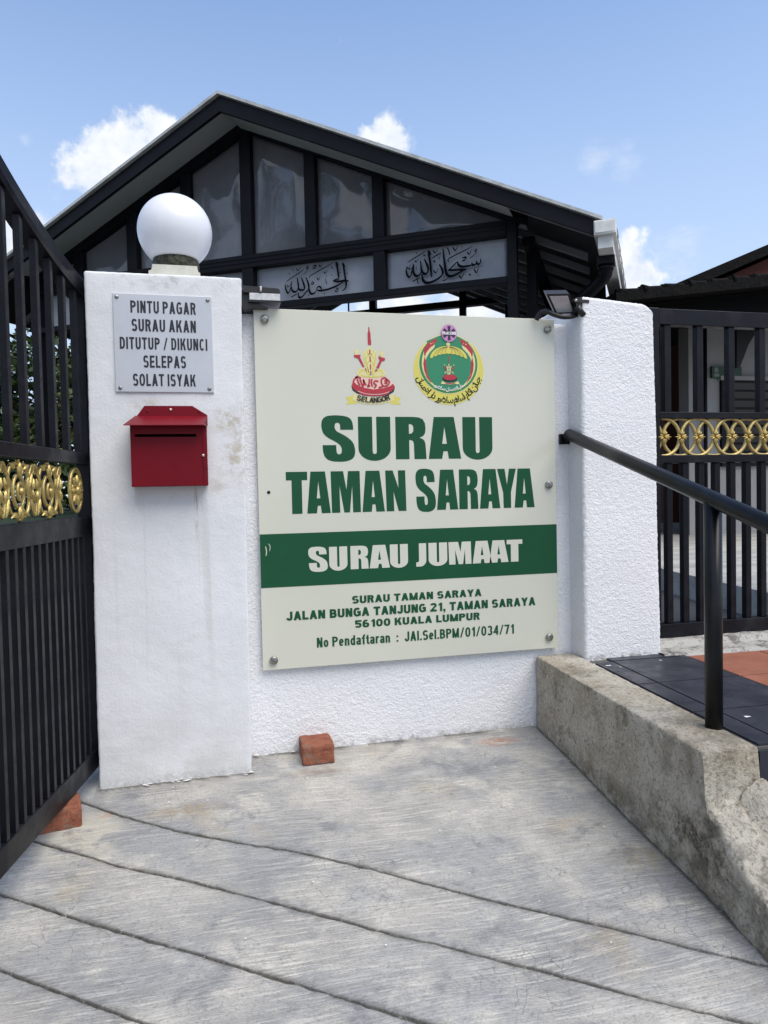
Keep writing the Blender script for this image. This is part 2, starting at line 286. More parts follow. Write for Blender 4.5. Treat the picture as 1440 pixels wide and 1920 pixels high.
BARK = simple('bark_brown', (0.07, 0.055, 0.04, 1), 0.9, bump=(30, 0.6, 0.01))
TURF = simple('green_turf', (0.022, 0.055, 0.014, 1), 0.95, var=(9, (0.035, 0.075, 0.02, 1)), bump=(150, 1.0, 0.02))
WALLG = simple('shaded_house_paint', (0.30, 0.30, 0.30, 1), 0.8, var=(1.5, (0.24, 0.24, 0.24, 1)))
ROOFT = simple('black_roof_tile', (0.005, 0.005, 0.005, 1), 0.85, spec=0.1, var=(12, (0.009, 0.0085, 0.008, 1)), bump=(30, 0.6, 0.01))
REDWALL = simple('brown_red_gable', srgb(98, 44, 32), 0.8, var=(3, srgb(84, 38, 28)))
GLASSD = simple('dark_louvre_glass', (0.01, 0.011, 0.012, 1), 0.15)
SIGNG = simple('dark_green_sign', (0.010, 0.045, 0.022, 1), 0.5)

# ------------------------------------------------------------------ mesh helpers
class MB:
    def __init__(s): s.v = []; s.f = []; s.sm = []
    def add(s, vs, fs, smooth=False):
        o = len(s.v); s.v += [Vector(p) for p in vs]
        s.f += [[i + o for i in f] for f in fs]; s.sm += [smooth] * len(fs); return s
    def box(s, x0, x1, y0, y1, z0, z1, fr=None, bev=0.0):
        if bev:
            bm = bmesh.new(); bmesh.ops.create_cube(bm, size=1)
            for v in bm.verts: v.co = Vector(((x0 + x1) / 2 + v.co.x * (x1 - x0), (y0 + y1) / 2 + v.co.y * (y1 - y0), (z0 + z1) / 2 + v.co.z * (z1 - z0)))
            bmesh.ops.bevel(bm, geom=bm.edges[:], offset=bev, segments=2, affect='EDGES', profile=0.5)
            bm.verts.index_update(); vs = [v.co.copy() for v in bm.verts]; fs = [[v.index for v in f.verts] for f in bm.faces]; bm.free()
        else:
            vs = [Vector((x, y, z)) for x in (x0, x1) for y in (y0, y1) for z in (z0, z1)]
            fs = [(0, 1, 3, 2), (4, 6, 7, 5), (0, 4, 5, 1), (2, 3, 7, 6), (0, 2, 6, 4), (1, 5, 7, 3)]
        if fr: vs = [fr @ v for v in vs]
        return s.add(vs, fs)
    def prism(s, poly, y0, y1, fr=None):
        """poly in (x, z), extruded along y"""
        n = len(poly); vs = [Vector((x, y0, z)) for x, z in poly] + [Vector((x, y1, z)) for x, z in poly]
        if fr: vs = [fr @ v for v in vs]
        a = sum(poly[i][0] * poly[(i + 1) % n][1] - poly[(i + 1) % n][0] * poly[i][1] for i in range(n))
        f = [list(range(n)), list(range(2 * n - 1, n - 1, -1))] + [[(i + 1) % n, i, n + i, n + (i + 1) % n] for i in range(n)]
        if a < 0: f = [q[::-1] for q in f]
        return s.add(vs, f)
    def tube(s, pts, r, n=10, cap=True, smooth=True, closed=False, flat=1.0, upv=None):
        P = [Vector(p) for p in pts]; m = len(P); vs = []
        up = None
        for i in range(m):
            if closed: t = (P[(i + 1) % m] - P[i - 1]).normalized()
            else: t = (P[min(i + 1, m - 1)] - P[max(i - 1, 0)]).normalized()
            if upv is not None: up = Vector(upv)
            elif up is None: up = Vector((0, 0, 1)) if abs(t.z) < 0.9 else Vector((1, 0, 0))
            a = t.cross(up).normalized(); b = a.cross(t).normalized(); up = b
            rr = r[i] if isinstance(r, (list, tuple)) else r
            for k in range(n):
                q = 2 * math.pi * k / n
                vs.append(P[i] + a * (math.cos(q) * rr) + b * (math.sin(q) * rr * flat))
        fs = []
        for i in range(m if closed else m - 1):
            j = (i + 1) % m
            for k in range(n):
                l = (k + 1) % n; fs.append((i * n + k, i * n + l, j * n + l, j * n + k))
        s.add(vs, fs, smooth)
        if cap and not closed:
            o = len(s.v) - len(vs); s.f.append([o + k for k in range(n)][::-1]); s.f.append([o + (m - 1) * n + k for k in range(n)]); s.sm += [False, False]
        return s
    def lathe(s, prof, c, axis=(0, 0, 1), n=40, smooth=True):
        ax = Vector(axis).normalized(); q = Vector((0, 0, 1)).rotation_difference(ax); c = Vector(c); vs = []
        for r, z in prof:
            for k in range(n):
                t = 2 * math.pi * k / n; vs.append(c + q @ Vector((r * math.cos(t), r * math.sin(t), z)))
        fs = []
        for i in range(len(prof) - 1):
            for k in range(n):
                l = (k + 1) % n; fs.append((i * n + k, i * n + l, (i + 1) * n + l, (i + 1) * n + k))
        s.add(vs, fs, smooth); o = len(s.v) - len(vs)
        s.f.append([o + k for k in range(n)][::-1]); s.f.append([o + (len(prof) - 1) * n + k for k in range(n)]); s.sm += [False, False]
        return s
    def ball(s, c, r, n=10, m=6, sc=(1, 1, 1), fr=None):
        vs = []; c = Vector(c)
        for i in range(1, m):
            ph = math.pi * i / m
            for k in range(n):
                t = 2 * math.pi * k / n; vs.append(c + Vector((r * sc[0] * math.sin(ph) * math.cos(t), r * sc[1] * math.sin(ph) * math.sin(t), r * sc[2] * math.cos(ph))))
        vs += [c + Vector((0, 0, r * sc[2])), c - Vector((0, 0, r * sc[2]))]; T0, B0 = len(vs) - 2, len(vs) - 1
        fs = [(i * n + k, (i + 1) * n + k, (i + 1) * n + (k + 1) % n, i * n + (k + 1) % n) for i in range(m - 2) for k in range(n)]
        fs += [(T0, k, (k + 1) % n) for k in range(n)] + [(B0, (m - 2) * n + (k + 1) % n, (m - 2) * n + k) for k in range(n)]
        if fr: vs = [fr @ v for v in vs]
        return s.add(vs, fs, True)
    def build(s, name, mat, parent=None, off=(0, 0, 0), label=None):
        """verts are in the parent's own frame after subtracting off"""
        me = bpy.data.meshes.new(name); off = Vector(off)
        me.from_pydata([tuple(v - off) for v in s.v], [], s.f); me.update()
        me.polygons.foreach_set('use_smooth', s.sm)
        for m in (mat if isinstance(mat, list) else [mat]): me.materials.append(m)
        o = bpy.data.objects.new(name, me); COL.objects.link(o)
        if parent: o.parent = parent
        if label: o['label'] = label
        return o
def tag(o, label, cat, group=None):
    o['label'] = label; o['category'] = cat
    if group: o['group'] = group
    return o
def thing(name, label, cat, loc=(0, 0, 0), rz=0.0, group=None):
    o = bpy.data.objects.new(name, None); COL.objects.link(o); o.empty_display_size = 0.1
    o.location = loc; o.rotation_euler = (0, 0, rz); return tag(o, label, cat, group)
def struct(o, kind='structure'): o['kind'] = kind; return o
def catmull(pts, k=6, closed=False):
    n = len(pts); out = []
    if n < 3 and not closed: return [tuple(p) for p in pts]
    for i in range(n if closed else n - 1):
        p = [Vector(pts[(i + d) % n] if closed else pts[min(max(i + d, 0), n - 1)]) for d in (-1, 0, 1, 2)]
        for j in range(k):
            t = j / k
            out.append(tuple(0.5 * ((2 * p[1]) + (p[2] - p[0]) * t + (2 * p[0] - 5 * p[1] + 4 * p[2] - p[3]) * t * t + (3 * p[1] - p[0] - 3 * p[2] + p[3]) * t ** 3)))
    if not closed: out.append(tuple(pts[-1]))
    return out
def ribbon(mb, pts, wd, y, fr=None, nib=None, th=0.0004, taper=True):
    """calligraphic stroke: smooth path in (x, z) with a slanted-nib width, laid at depth y"""
    P = catmull(pts, 5); n = len(P); L = []; Rr = []
    for i in range(n):
        a = Vector(P[max(i - 1, 0)]); b = Vector(P[min(i + 1, n - 1)]); d = b - a
        if d.length < 1e-9: d = Vector((1, 0))
        d.normalize(); nx = Vector((-d.y, d.x)); k = 1.0
        if nib is not None: k = 0.45 + 0.55 * abs(math.sin(math.atan2(d.y, d.x) - nib))
        if taper:
            e = min(i, n - 1 - i) / max(1, (n - 1) * 0.22); k *= 0.45 + 0.55 * min(1, e)
        p = Vector(P[i]); L.append(p + nx * wd * k / 2); Rr.append(p - nx * wd * k / 2)
    vs = [(q.x, y, q.y) for q in L] + [(q.x, y, q.y) for q in Rr]
    if fr: vs = [fr @ Vector(v) for v in vs]
    mb.add(vs, [(i, i + 1, n + i + 1, n + i) for i in range(n - 1)])
def fill2d(contours):
    """filled flat mesh (verts, faces) of closed contours; inner ones are holes"""
    c = bpy.data.curves.new('outline', 'CURVE'); c.dimensions = '2D'; c.fill_mode = 'BOTH'
    for q in contours:
        sp = c.splines.new('POLY'); sp.points.add(len(q) - 1); sp.use_cyclic_u = True
        for i, p in enumerate(q): sp.points[i].co = (p[0], p[1], 0, 1)
    o = bpy.data.objects.new('outline', c); COL.objects.link(o)
    me = bpy.data.meshes.new_from_object(o.evaluated_get(bpy.context.evaluated_depsgraph_get()))
    vs = [v.co.copy() for v in me.vertices]; fs = [list(p.vertices) for p in me.polygons]
    bpy.data.objects.remove(o); bpy.data.curves.remove(c); bpy.data.meshes.remove(me)
    return vs, fs
_tc = {}
def textmesh(body, bold=0.0, spacing=1.0):
    k = (body, bold, spacing)
    if k not in _tc:
        c = bpy.data.curves.new('lettering', 'FONT'); c.body = body; c.offset = bold; c.space_character = spacing; c.resolution_u = 4
        o = bpy.data.objects.new('lettering', c); COL.objects.link(o)
        me = bpy.data.meshes.new_from_object(o.evaluated_get(bpy.context.evaluated_depsgraph_get()))
        _tc[k] = ([v.co.copy() for v in me.vertices], [list(p.vertices) for p in me.polygons])
        bpy.data.objects.remove(o); bpy.data.curves.remove(c); bpy.data.meshes.remove(me)
    return _tc[k]
# a plain bold sans alphabet built from bars, slants and rings; W = letter width, w and h = upright and level stroke (cap height 1)
def gl_V(x, z0, z1, w): return [(x, z0), (x + w, z0), (x + w, z1), (x, z1)]
def gl_D(xb, zb, xt, zt, d): return [(xb, zb), (xb + d, zb), (xt + d, zt), (xt, zt)]
def gl_E(cx, cz, rx, rz, a0, a1, w, h, n=18):
    sq = lambda v: math.copysign(abs(v) ** 0.86, v)
    o = [(cx + rx * sq(math.cos(R(a0 + (a1 - a0) * i / n))), cz + rz * sq(math.sin(R(a0 + (a1 - a0) * i / n)))) for i in range(n + 1)]
    q = [(cx + (rx - w) * sq(math.cos(R(a0 + (a1 - a0) * i / n))), cz + (rz - h) * sq(math.sin(R(a0 + (a1 - a0) * i / n)))) for i in range(n + 1)]
    return ('strip', o, q)
def glyph(ch, W, w, h):
    V = lambda x, z0=0.0, z1=1.0: gl_V(x, z0, z1, w)
    H = lambda z, x0, x1: [(x0, z), (x1, z), (x1, z + h), (x0, z + h)]
    D = lambda xb, zb, xt, zt, d=w * 1.08: gl_D(xb, zb, xt, zt, d)
    E = lambda cx, cz, rx, rz, a0, a1: gl_E(cx, cz, rx, rz, a0, a1, w, h)
    hw = W / 2; d = w * 1.08
    def bowl(z0, z1, x1):
        xc = max(w, x1 - (z1 - z0) * 0.62)
        return [H(z1 - h, w * .5, xc), H(z0, w * .5, xc), E(xc, (z0 + z1) / 2, x1 - xc, (z1 - z0) / 2, -90, 90)]
    x = 0.73
    T = {
     'A': [D(0, 0, hw - d * .5, 1), D(W - d, 0, hw - d * .5, 1), H(.2, W * .22, W * .78)],
     'B': [V(0)] + bowl(.5 - h * .5, 1, W * .94) + bowl(0, .5 + h * .5, W),
     'C': [E(hw, .5, hw, .51, 42, 318)], 'D': [V(0)] + [H(1 - h, w * .5, W * .42), H(0, w * .5, W * .42), E(W * .42, .5, W * .58, .5, -90, 90)],
     'E': [V(0), H(1 - h, w * .5, W), H(.5 - h / 2, w * .5, W * .92), H(0, w * .5, W)],
     'G': [E(hw, .5, hw, .51, 42, 335), gl_V(W - w, .06, .5, w), H(.5 - h * .5, hw, W)],
     'I': [V(0)], 'J': [gl_V(W - w, .3, 1, w), E(hw, .3, hw, .31, -180, 0)],
     'K': [V(0), D(w * .6, .38, W - d * 1.05, 1), D(W - d, 0, w * 1.15, .62)], 'L': [V(0), H(0, w * .5, W)],
     'M': [V(0), V(W - w), D(hw - d * .45, 0, 0, 1, d * .9), D(hw - d * .45, 0, W - d * .9, 1, d * .9)],
     'N': [V(0), V(W - w), D(W - d * 1.05, 0, 0, 1, d * 1.05)], 'O': [E(hw, .5, hw, .51, 0, 360)],
     'P': [V(0)] + bowl(.42, 1, W), 'R': [V(0)] + bowl(.44, 1, W * .96) + [D(W - d, 0, W * .42, .5)],
     'S': [E(hw, .75 - h * .26, hw * .97, .26 + h * .26, 25, 262), E(hw, .25 + h * .26, hw, .26 + h * .26, 88, -155)],
     'T': [gl_V(hw - w / 2, 0, 1, w), H(1 - h, 0, W)], 'U': [V(0, .34), V(W - w, .34), E(hw, .34, hw, .35, 180, 360)],
     'Y': [gl_V(hw - w / 2, 0, .48, w), D(hw - d / 2, .42, 0, 1), D(hw - d / 2, .42, W - d, 1)],
     'a': [E(hw, .22, hw, .23, 0, 360), gl_V(W - w, 0, .52, w), E(hw, .5, hw, .24, 0, 165)], 'd': [E(hw, x / 2, hw, x / 2, 0, 360), V(W - w)],
     'e': [E(hw, x / 2, hw, x / 2, 0, 318), H(x / 2 - h * .5, w * .4, W - w * .4)], 'f': [V(W * .25, 0, .8), H(x - h, 0, W * .95), E(W * .25 + .26, .78, .26, .23, 80, 180)],
     'l': [V(0)], 'n': [V(0, 0, x), gl_V(W - w, 0, .45, w), E(hw, .45, hw, .29, 0, 180)], 'o': [E(hw, x / 2, hw, x / 2, 0, 360)], 'r': [V(0, 0, x), E(W * .75, .42, W * .75, .31, 60, 180)],
     't': [V(W * .25, .12, .93), H(x - h, 0, W * .95), E(W * .25 + .25, .2, .25, .2, 180, 285)],
     '0': [E(hw, .5, hw, .51, 0, 360)], '1': [gl_V(W * .5, 0, 1, w), D(W * .08, .70, W * .5, 1.0, w * .9)], '2': [E(hw, .7, hw, .31, -30, 165), H(0, 0, W), D(0, h * .6, W * .58, .62)],
     '3': [E(hw, .74, hw * .94, .27, -85, 160), E(hw, .27, hw, .28, -160, 85)], '4': [gl_V(W * .58, 0, 1, w), H(.2, 0, W), D(0, .22, W * .55, 1, w)],
     '5': [H(1 - h, W * .1, W), gl_V(W * .06, .45, 1, w), E(hw, .33, hw, .34, -155, 140)], '6': [E(hw, .32, hw, .33, 0, 360), E(hw, .5, hw, .51, 55, 200)], '7': [H(1 - h, 0, W), D(W * .2, 0, W - w, 1)],
     '.': [gl_V(0, 0, h * 1.05, w)], ',': [gl_V(0, 0, h * 1.05, w), gl_D(w * .1, -.2, w * .5, .05, w * .5)], ':': [gl_V(0, .02, h * 1.1, w), gl_V(0, .5, .48 + h * 1.1, w)], '/': [D(0, -.02, W - w * .8, 1.02, w * .8)]}
    return T[ch]
GW = {'I': 0, 'l': 0, '.': 0, ',': 0, ':': 0, 'M': 1.28, 'A': 1.1, 'O': 1.08, 'G': 1.08, 'Y': 1.06, 'K': 1.06, 'E': .9, 'L': .86, 'J': .86, 'T': .98, 'f': .55, 't': .55, 'r': .6, 'a': .84, 'd': .86, 'e': .84, 'n': .84, 'o': .86, '/': .85, '1': .72}
def boldtext(body, W=0.66, w=0.2, h=0.17, gap=0.1, space=0.34):
    k = (body, W, w, h, gap)
    if k in _tc: return _tc[k]
    vs, fs, x = [], [], 0.0; lay = 0
    for ch in body:
        if ch == ' ': x += space; continue
        g = GW.get(ch, 1.0); wd = W * g if g else w
        for prim in glyph(ch, wd, w, h):
            lay = (lay + 1) % 7; dz = lay * 0.00005; o = len(vs)
            if prim[0] == 'strip':
                n = len(prim[1]); vs += [Vector((x + a, b, dz)) for a, b in prim[1]] + [Vector((x + a, b, dz)) for a, b in prim[2]]
                fs += [[o + i, o + i + 1, o + n + i + 1, o + n + i] for i in range(n - 1)]
            else: vs += [Vector((x + a, b, dz)) for a, b in prim]; fs.append([o + i for i in range(len(prim))])
        x += wd + gap
    _tc[k] = (vs, fs); return _tc[k]
def put2d(mb, vf, y, box=None, fn=None, fr=None):
    """place a flat mesh on a plane facing -y, either fitted into box (x0,x1,z0,z1) or mapped by fn"""
    vs, fs = vf
    if not vs: return
    if box:
        a, b = min(v.x for v in vs), max(v.x for v in vs); c, d = min(v.y for v in vs), max(v.y for v in vs)
        fn = lambda v: (box[0] + (v.x - a) / (b - a) * (box[1] - box[0]), box[2] + (v.y - c) / (d - c) * (box[3] - box[2]))
    out = []
    for v in vs:
        x, z = fn(v); out.append(Vector((x, y - v.z, z)))
    if fr: out = [fr @ v for v in out]
    ff = []
    for f in fs:
        n = (out[f[1]] - out[f[0]]).cross(out[f[2]] - out[f[0]])
        ff.append(f if (n.y < 0 or fr) else f[::-1])
    mb.add(out, ff)
def arc(cx, cy, rx, ry, a0, a1, n=10): return [(cx + rx * math.cos(R(a0 + (a1 - a0) * i / n)), cy + ry * math.sin(R(a0 + (a1 - a0) * i / n))) for i in range(n + 1)]
def rough_block(x0, x1, y0, y1, z0, z1, seg, rad, amp, freq, low=0.0, taper=None, bot=True):
    """box with rounded edges and a bumpy, hand-plastered surface"""
    def lines(a, b):
        n = max(1, int((b - a - 2 * rad) / seg)); e = [a, a + rad * .3, a + rad * .65]
        return e + [a + rad + (b - a - 2 * rad) * i / n for i in range(n + 1)] + [b - rad * .65, b - rad * .3, b]
    X, Y, Z = lines(x0, x1), lines(y0, y1), lines(z0, z1)
    idx = {}; mb = MB(); vs = []; fs = []
    def vid(i, j, k):
        if (i, j, k) in idx: return idx[i, j, k]
        p = Vector((X[i], Y[j], Z[k])); q = Vector((min(max(p.x, x0 + rad), x1 - rad), min(max(p.y, y0 + rad), y1 - rad), min(max(p.z, z0 + rad), z1 - rad)))
        d = p - q; d = d.normalized() if d.length > 1e-9 else Vector((0, 0, 1)); p = q + d * rad
        h = noise.fractal(p * freq, 0.9, 2.1, 3) * amp + noise.noise(p * 4.3) * low
        p = p + d * h
        if taper:
            t = 1 - (p.z - z0) / (z1 - z0); p.x += (taper[0] if p.x < (x0 + x1) / 2 else taper[1]) * t
        idx[i, j, k] = len(vs); vs.append(p); return idx[i, j, k]
    a, b, c = len(X) - 1, len(Y) - 1, len(Z) - 1
    for i in range(a):
        for k in range(c):
            fs.append((vid(i, 0, k), vid(i + 1, 0, k), vid(i + 1, 0, k + 1), vid(i, 0, k + 1)))
            fs.append((vid(i + 1, b, k), vid(i, b, k), vid(i, b, k + 1), vid(i + 1, b, k + 1)))
        for j in range(b): fs.append((vid(i, j, c), vid(i + 1, j, c), vid(i + 1, j + 1, c), vid(i, j + 1, c)))
    for j in range(b):
        for k in range(c):
            fs.append((vid(0, j + 1, k), vid(0, j, k), vid(0, j, k + 1), vid(0, j + 1, k + 1)))
            fs.append((vid(a, j, k), vid(a, j + 1, k), vid(a, j + 1, k + 1), vid(a, j, k + 1)))
    return mb.add(vs, fs, True)

# ------------------------------------------------------------------ ground, ramp, platform
def sstep(a, b, v):
    t = min(1.0, max(0.0, (v - a) / (b - a))); return t * t * (3 - 2 * t)
def skew_x(y): return 1.118 - 0.054 * (2.36 - y)          # outer face of the kerb
def ramp_z(y): return -0.02 + 0.07 * (y - 2.36) if y > -4 else -0.465
g = MB(); prof = [(-900, -0.47), (-4.05, -0.47), (2.40, -0.03), (900, -0.03)]
g.add([(x, y, z) for y, z in prof for x in (-900, 900)], [(2 * i, 2 * i + 1, 2 * i + 3, 2 * i + 2) for i in range(3)])
struct(g.build('ground', ROAD))
GROOVES = [[(-1.6, 3.1), (-0.9, 2.56), (-0.388, 2.177), (-0.25, 2.06), (-0.12, 1.963), (0.03, 1.865), (0.186, 1.775), (0.376, 1.647), (0.625, 1.463), (0.935, 1.24), (1.3, 0.98)],
           [(-1.6, 2.75), (-0.475, 1.996), (-0.265, 1.84), (-0.072, 1.722), (0.325, 1.439), (0.587, 1.272), (0.747, 1.157), (1.2, 0.85)],
           [(-1.6, 2.55), (-0.5, 1.776), (-0.324, 1.652), (-0.05, 1.467), (0.277, 1.24), (1.2, 0.62)]]
for k in range(1, 8): GROOVES.append([(-1.6, 2.27 - 0.235 * (k - 1)), (-0.431, 1.515 - 0.235 * (k - 1)), (-0.136, 1.311 - 0.235 * (k - 1)), (1.2, 0.40 - 0.235 * (k - 1))])
def groove_y(gv, x):
    for (a, b), (c, d) in zip(gv, gv[1:]):
        if a <= x <= c: return b + (d - b) * (x - a) / (c - a)
    return -99
NEAR = [0.0012, 0.0024, 0.0036, 0.0048, 0.0062, 0.0085, 0.012, 0.017]
def ramp_patch(x0, x1, y0, y1, nx, nb):
    """concrete sheet whose rows follow the cut grooves, so that each groove is a narrow ragged cut"""
    vs = []; fs = []; dirt_shade = []; nr = 0; K = len(GROOVES)
    for i in range(nx + 1):
        x = x0 + (x1 - x0) * i / nx
        gy = [groove_y(q, x) + noise.noise(Vector((x * 3, m * 7.3, 0))) * 0.006 + noise.noise(Vector((x * 30, m * 3.1, 2))) * 0.0010 for m, q in enumerate(GROOVES)]
        B = [y1] + [min(y1, max(y0, v)) for v in gy] + [y0]
        rows = []
        for m in range(K + 1):
            hi, lo = B[m], B[m + 1]; gap = hi - lo; s = min(1.0, gap * 0.45 / NEAR[-1])
            if m > 0: rows += [(hi, m - 1, 0.0)] + [(hi - o * s, m - 1, -o * s) for o in NEAR]
            else: rows.append((hi, 0, 9))
            a, b = hi - (NEAR[-1] * s if m else 0), lo + NEAR[-1] * s
            rows += [(a + (b - a) * t / nb, None, 9) for t in range(1, nb)]
            rows += [(lo + o * s, m, o * s) for o in reversed(NEAR)] if m < K else [(lo, 0, 9)]
        nr = len(rows)
        ws = [(0.0042 + 0.0030 * noise.noise(Vector((x * 42, m * 5.0, 5))) + 0.0040 * noise.noise(Vector((x * 7, m * 5.0, 1))), 0.0042 + 0.0030 * noise.noise(Vector((x * 42, m * 5.0, 15))) + 0.0040 * noise.noise(Vector((x * 8, m * 5.0, 8)))) for m in range(K)]
        for y, m, off in rows:
            p = Vector((x, y, 0)); dd = 0.0
            z = ramp_z(y) + noise.noise(p * 2.6) * 0.004 + noise.noise(p * 13) * 0.0010 + noise.fractal(p * 60, 0.9, 2.0, 2) * 0.0005
            if off != 9 and y0 < y < y1:
                wv = max(0.0014, ws[m][0 if off > 0 else 1]); d = abs(off) / wv
                k = 1 - sstep(0.55, 1.35, d); z -= 0.0065 * k
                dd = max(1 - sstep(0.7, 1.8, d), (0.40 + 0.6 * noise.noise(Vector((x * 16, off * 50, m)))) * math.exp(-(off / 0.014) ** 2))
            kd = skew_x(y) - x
            if kd < 0.2: dd = max(dd, math.exp(-(max(0, kd - 0.004 - 0.004 * noise.noise(Vector((y * 40, 1, 0)))) / 0.007) ** 2), 0.45 * math.exp(-(kd / 0.05) ** 2) * (0.6 + 0.8 * noise.noise(Vector((x * 9, y * 9, 4)))))  # dark joint at the kerb, with a soft band of painted shade beside it
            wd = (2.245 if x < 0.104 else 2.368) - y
            if -0.01 < wd < 0.2 and x > -0.36: dd = max(dd, 0.9 * math.exp(-(max(0, wd - 0.003) / 0.006) ** 2), 0.35 * math.exp(-(wd / 0.05) ** 2) * (0.5 + noise.noise(Vector((x * 12, y * 12, 7)))))  # thin dark line and painted shade along the wall and left pillar foot
            vs.append((x, y, z)); dirt_shade.append(dd)
    for i in range(nx):
        for j in range(nr - 1):
            a = i * nr + j; fs.append((a, a + 1, a + nr + 1, a + nr))
    return vs, fs, dirt_shade
vs, fs, dirt_shade = ramp_patch(-0.75, 1.11, 0.55, 2.55, 480, 34)
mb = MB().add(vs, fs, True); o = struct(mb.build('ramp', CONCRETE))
at = o.data.attributes.new('groove_dirt_base_shade', 'FLOAT', 'POINT'); at.data.foreach_set('value', dirt_shade)
for (x0, x1, y0, y1) in ((-0.75, 1.11, -4.0, 0.55), (-5.0, -0.75, -4.0, 2.55)):
    v2 = [(x0 + (x1 - x0) * i / 40, y0 + (y1 - y0) * j / 40) for i in range(41) for j in range(41)]
    v2 = [(x, y, ramp_z(y) + noise.noise(Vector((x, y, 0)) * 2.6) * 0.004 * (1 if y < y1 and x > x0 else 1)) for x, y in v2]
    struct(MB().add(v2, [(i * 41 + j, (i + 1) * 41 + j, (i + 1) * 41 + j + 1, i * 41 + j + 1) for i in range(40) for j in range(40)], True).build('ramp', CONCRETE))

PZ = 0.233
pl = MB(); pl.prism([(1.13, 1.41), (5.0, 1.30), (5.0, 2.40), (1.13, 2.40)], -0.5, PZ - 0.006)
pl.v = [Vector((v.x, v.z, v.y)) for v in pl.v]; pl.f = [f[::-1] for f in pl.f]
struct(pl.build('platform', GROUT))
blk, red = MB(), MB()
def tile(mb, x0, x1, y0, y1):
    e = 0.0030; zz = PZ + random.uniform(-0.0006, 0.0006)
    sk = lambda x, y: (x + 0.05 * (y - 1.53), y - 0.03 * (x - 1.2))
    c = [sk(x0 + e, y0 + e), sk(x1 - e, y0 + e), sk(x1 - e, y1 - e), sk(x0 + e, y1 - e)]
    mb.add([(x, y, zz) for x, y in c] + [(x, y, zz - 0.008) for x, y in c], [(0, 1, 2, 3), (0, 4, 5, 1), (1, 5, 6, 2), (2, 6, 7, 3), (3, 7, 4, 0)])
ys = [1.412, 1.665, 1.945, 2.225]
for j, (a, b) in enumerate(zip(ys, ys[1:])):
    for x0, x1, m in ((1.235, 1.305, blk), (1.305, 1.595, blk), (1.595, 1.885, red), (1.885, 2.175, red), (2.175, 2.465, red), (2.465, 2.755, red)):
        tile(m, x0, x1, a, b)
tile(blk, 1.305, 1.60, 2.231, 2.38)
struct(blk.build('pavement', TILE_BLACK)); struct(red.build('pavement', TILE_RED))
rs = MB(); rs.box(1.222, 2.8, 1.398, 1.409, -0.2, PZ - 0.012); struct(rs.build('platform_riser', TILE_BLACK))
sp = MB()
vs = [Vector((1.555 + i * 0.02, 2.17 + j * 0.01, 0)) for i in range(70) for j in range(24)]
for v in vs:
    ed = 2.21 + 0.10 * max(0, 1.66 - v.x) + 0.012 * noise.noise(Vector((v.x * 14, 0, 3)))
    k = min(1, max(0, (v.y - ed - 0.02 * (1.62 - v.x) * 0) / 0.02)); v.z = PZ - 0.012 + 0.018 * k + noise.noise(v * 25) * 0.004 * k + (0.02 if v.y > 2.335 else 0)
sp.add(vs, [(i * 24 + j, (i + 1) * 24 + j, (i + 1) * 24 + j + 1, i * 24 + j + 1) for i in range(69) for j in range(23)], True)
struct(sp.build('threshold', STRIP))
ws = MB()
for c, r in (((1.345, 1.585), 0.012), ((1.32, 2.14), 0.005), ((1.295, 2.17), 0.012), ((1.25, 2.2), 0.014), ((1.50, 2.18), 0.008)):
    q = [(c[0] + r * random.uniform(0.35, 1.25) * math.cos(t * 0.4), c[1] + r * 0.6 * random.uniform(0.35, 1.25) * math.sin(t * 0.4), PZ + 0.0016) for t in range(15)]
    ws.add(q, [list(range(15))])
for k in range(22):
    x, y = random.uniform(-0.35, 1.05), random.uniform(1.2, 2.3); r = random.uniform(0.0008, 0.0028)
    ws.add([(x + r * math.cos(t * 1.05), y + r * math.sin(t * 1.05), ramp_z(y) + 0.0065) for t in range(6)], [list(range(6))])
for k in range(30):
    x = random.uniform(-0.33, 0.12); y = 2.247 - abs(random.gauss(0, 0.010)); r = random.uniform(0.002, 0.007)
    if k > 21: x = random.uniform(0.1, 0.24); y = 2.362 - abs(random.gauss(0, 0.012))
    ws.add([(x + r * (1.3 + .5 * math.sin(t * 2.3 + k)) * math.cos(t * .785), y + r * .55 * math.sin(t * .785), ramp_z(y) + 0.0065) for t in range(8)], [list(range(8))])
struct(ws.build('paint_splashes', WHITE_SPLASH), 'stuff')

# terrace and yard behind the wall
yd = MB(); yd.prism([(1.13, 2.40), (14, 2.40), (14, 20), (1.13, 20)], -0.3, PZ - 0.02)
yd.v = [Vector((v.x, v.z, v.y)) for v in yd.v]; yd.f = [f[::-1] for f in yd.f]
struct(yd.build('yard', simple('dark_yard_tile', (0.05, 0.052, 0.062, 1), 0.4, var=(3, (0.07, 0.072, 0.08, 1)))))
ys_ = MB(); ys_.prism([(2.40, 2.5), (2.55, 3.6), (2.62, 3.9), (2.7, 12), (14, 12), (14, 2.5)], 0.19, 0.345)
ys_.v = [Vector((v.x, v.z, v.y)) for v in ys_.v]; ys_.f = [f[::-1] for f in ys_.f]
struct(ys_.build('raised_yard', YARD))
tf = MB(); tf.box(-9, -0.2, 3.6, 12.5, -0.2, 0.65); struct(tf.build('lawn', TURF))

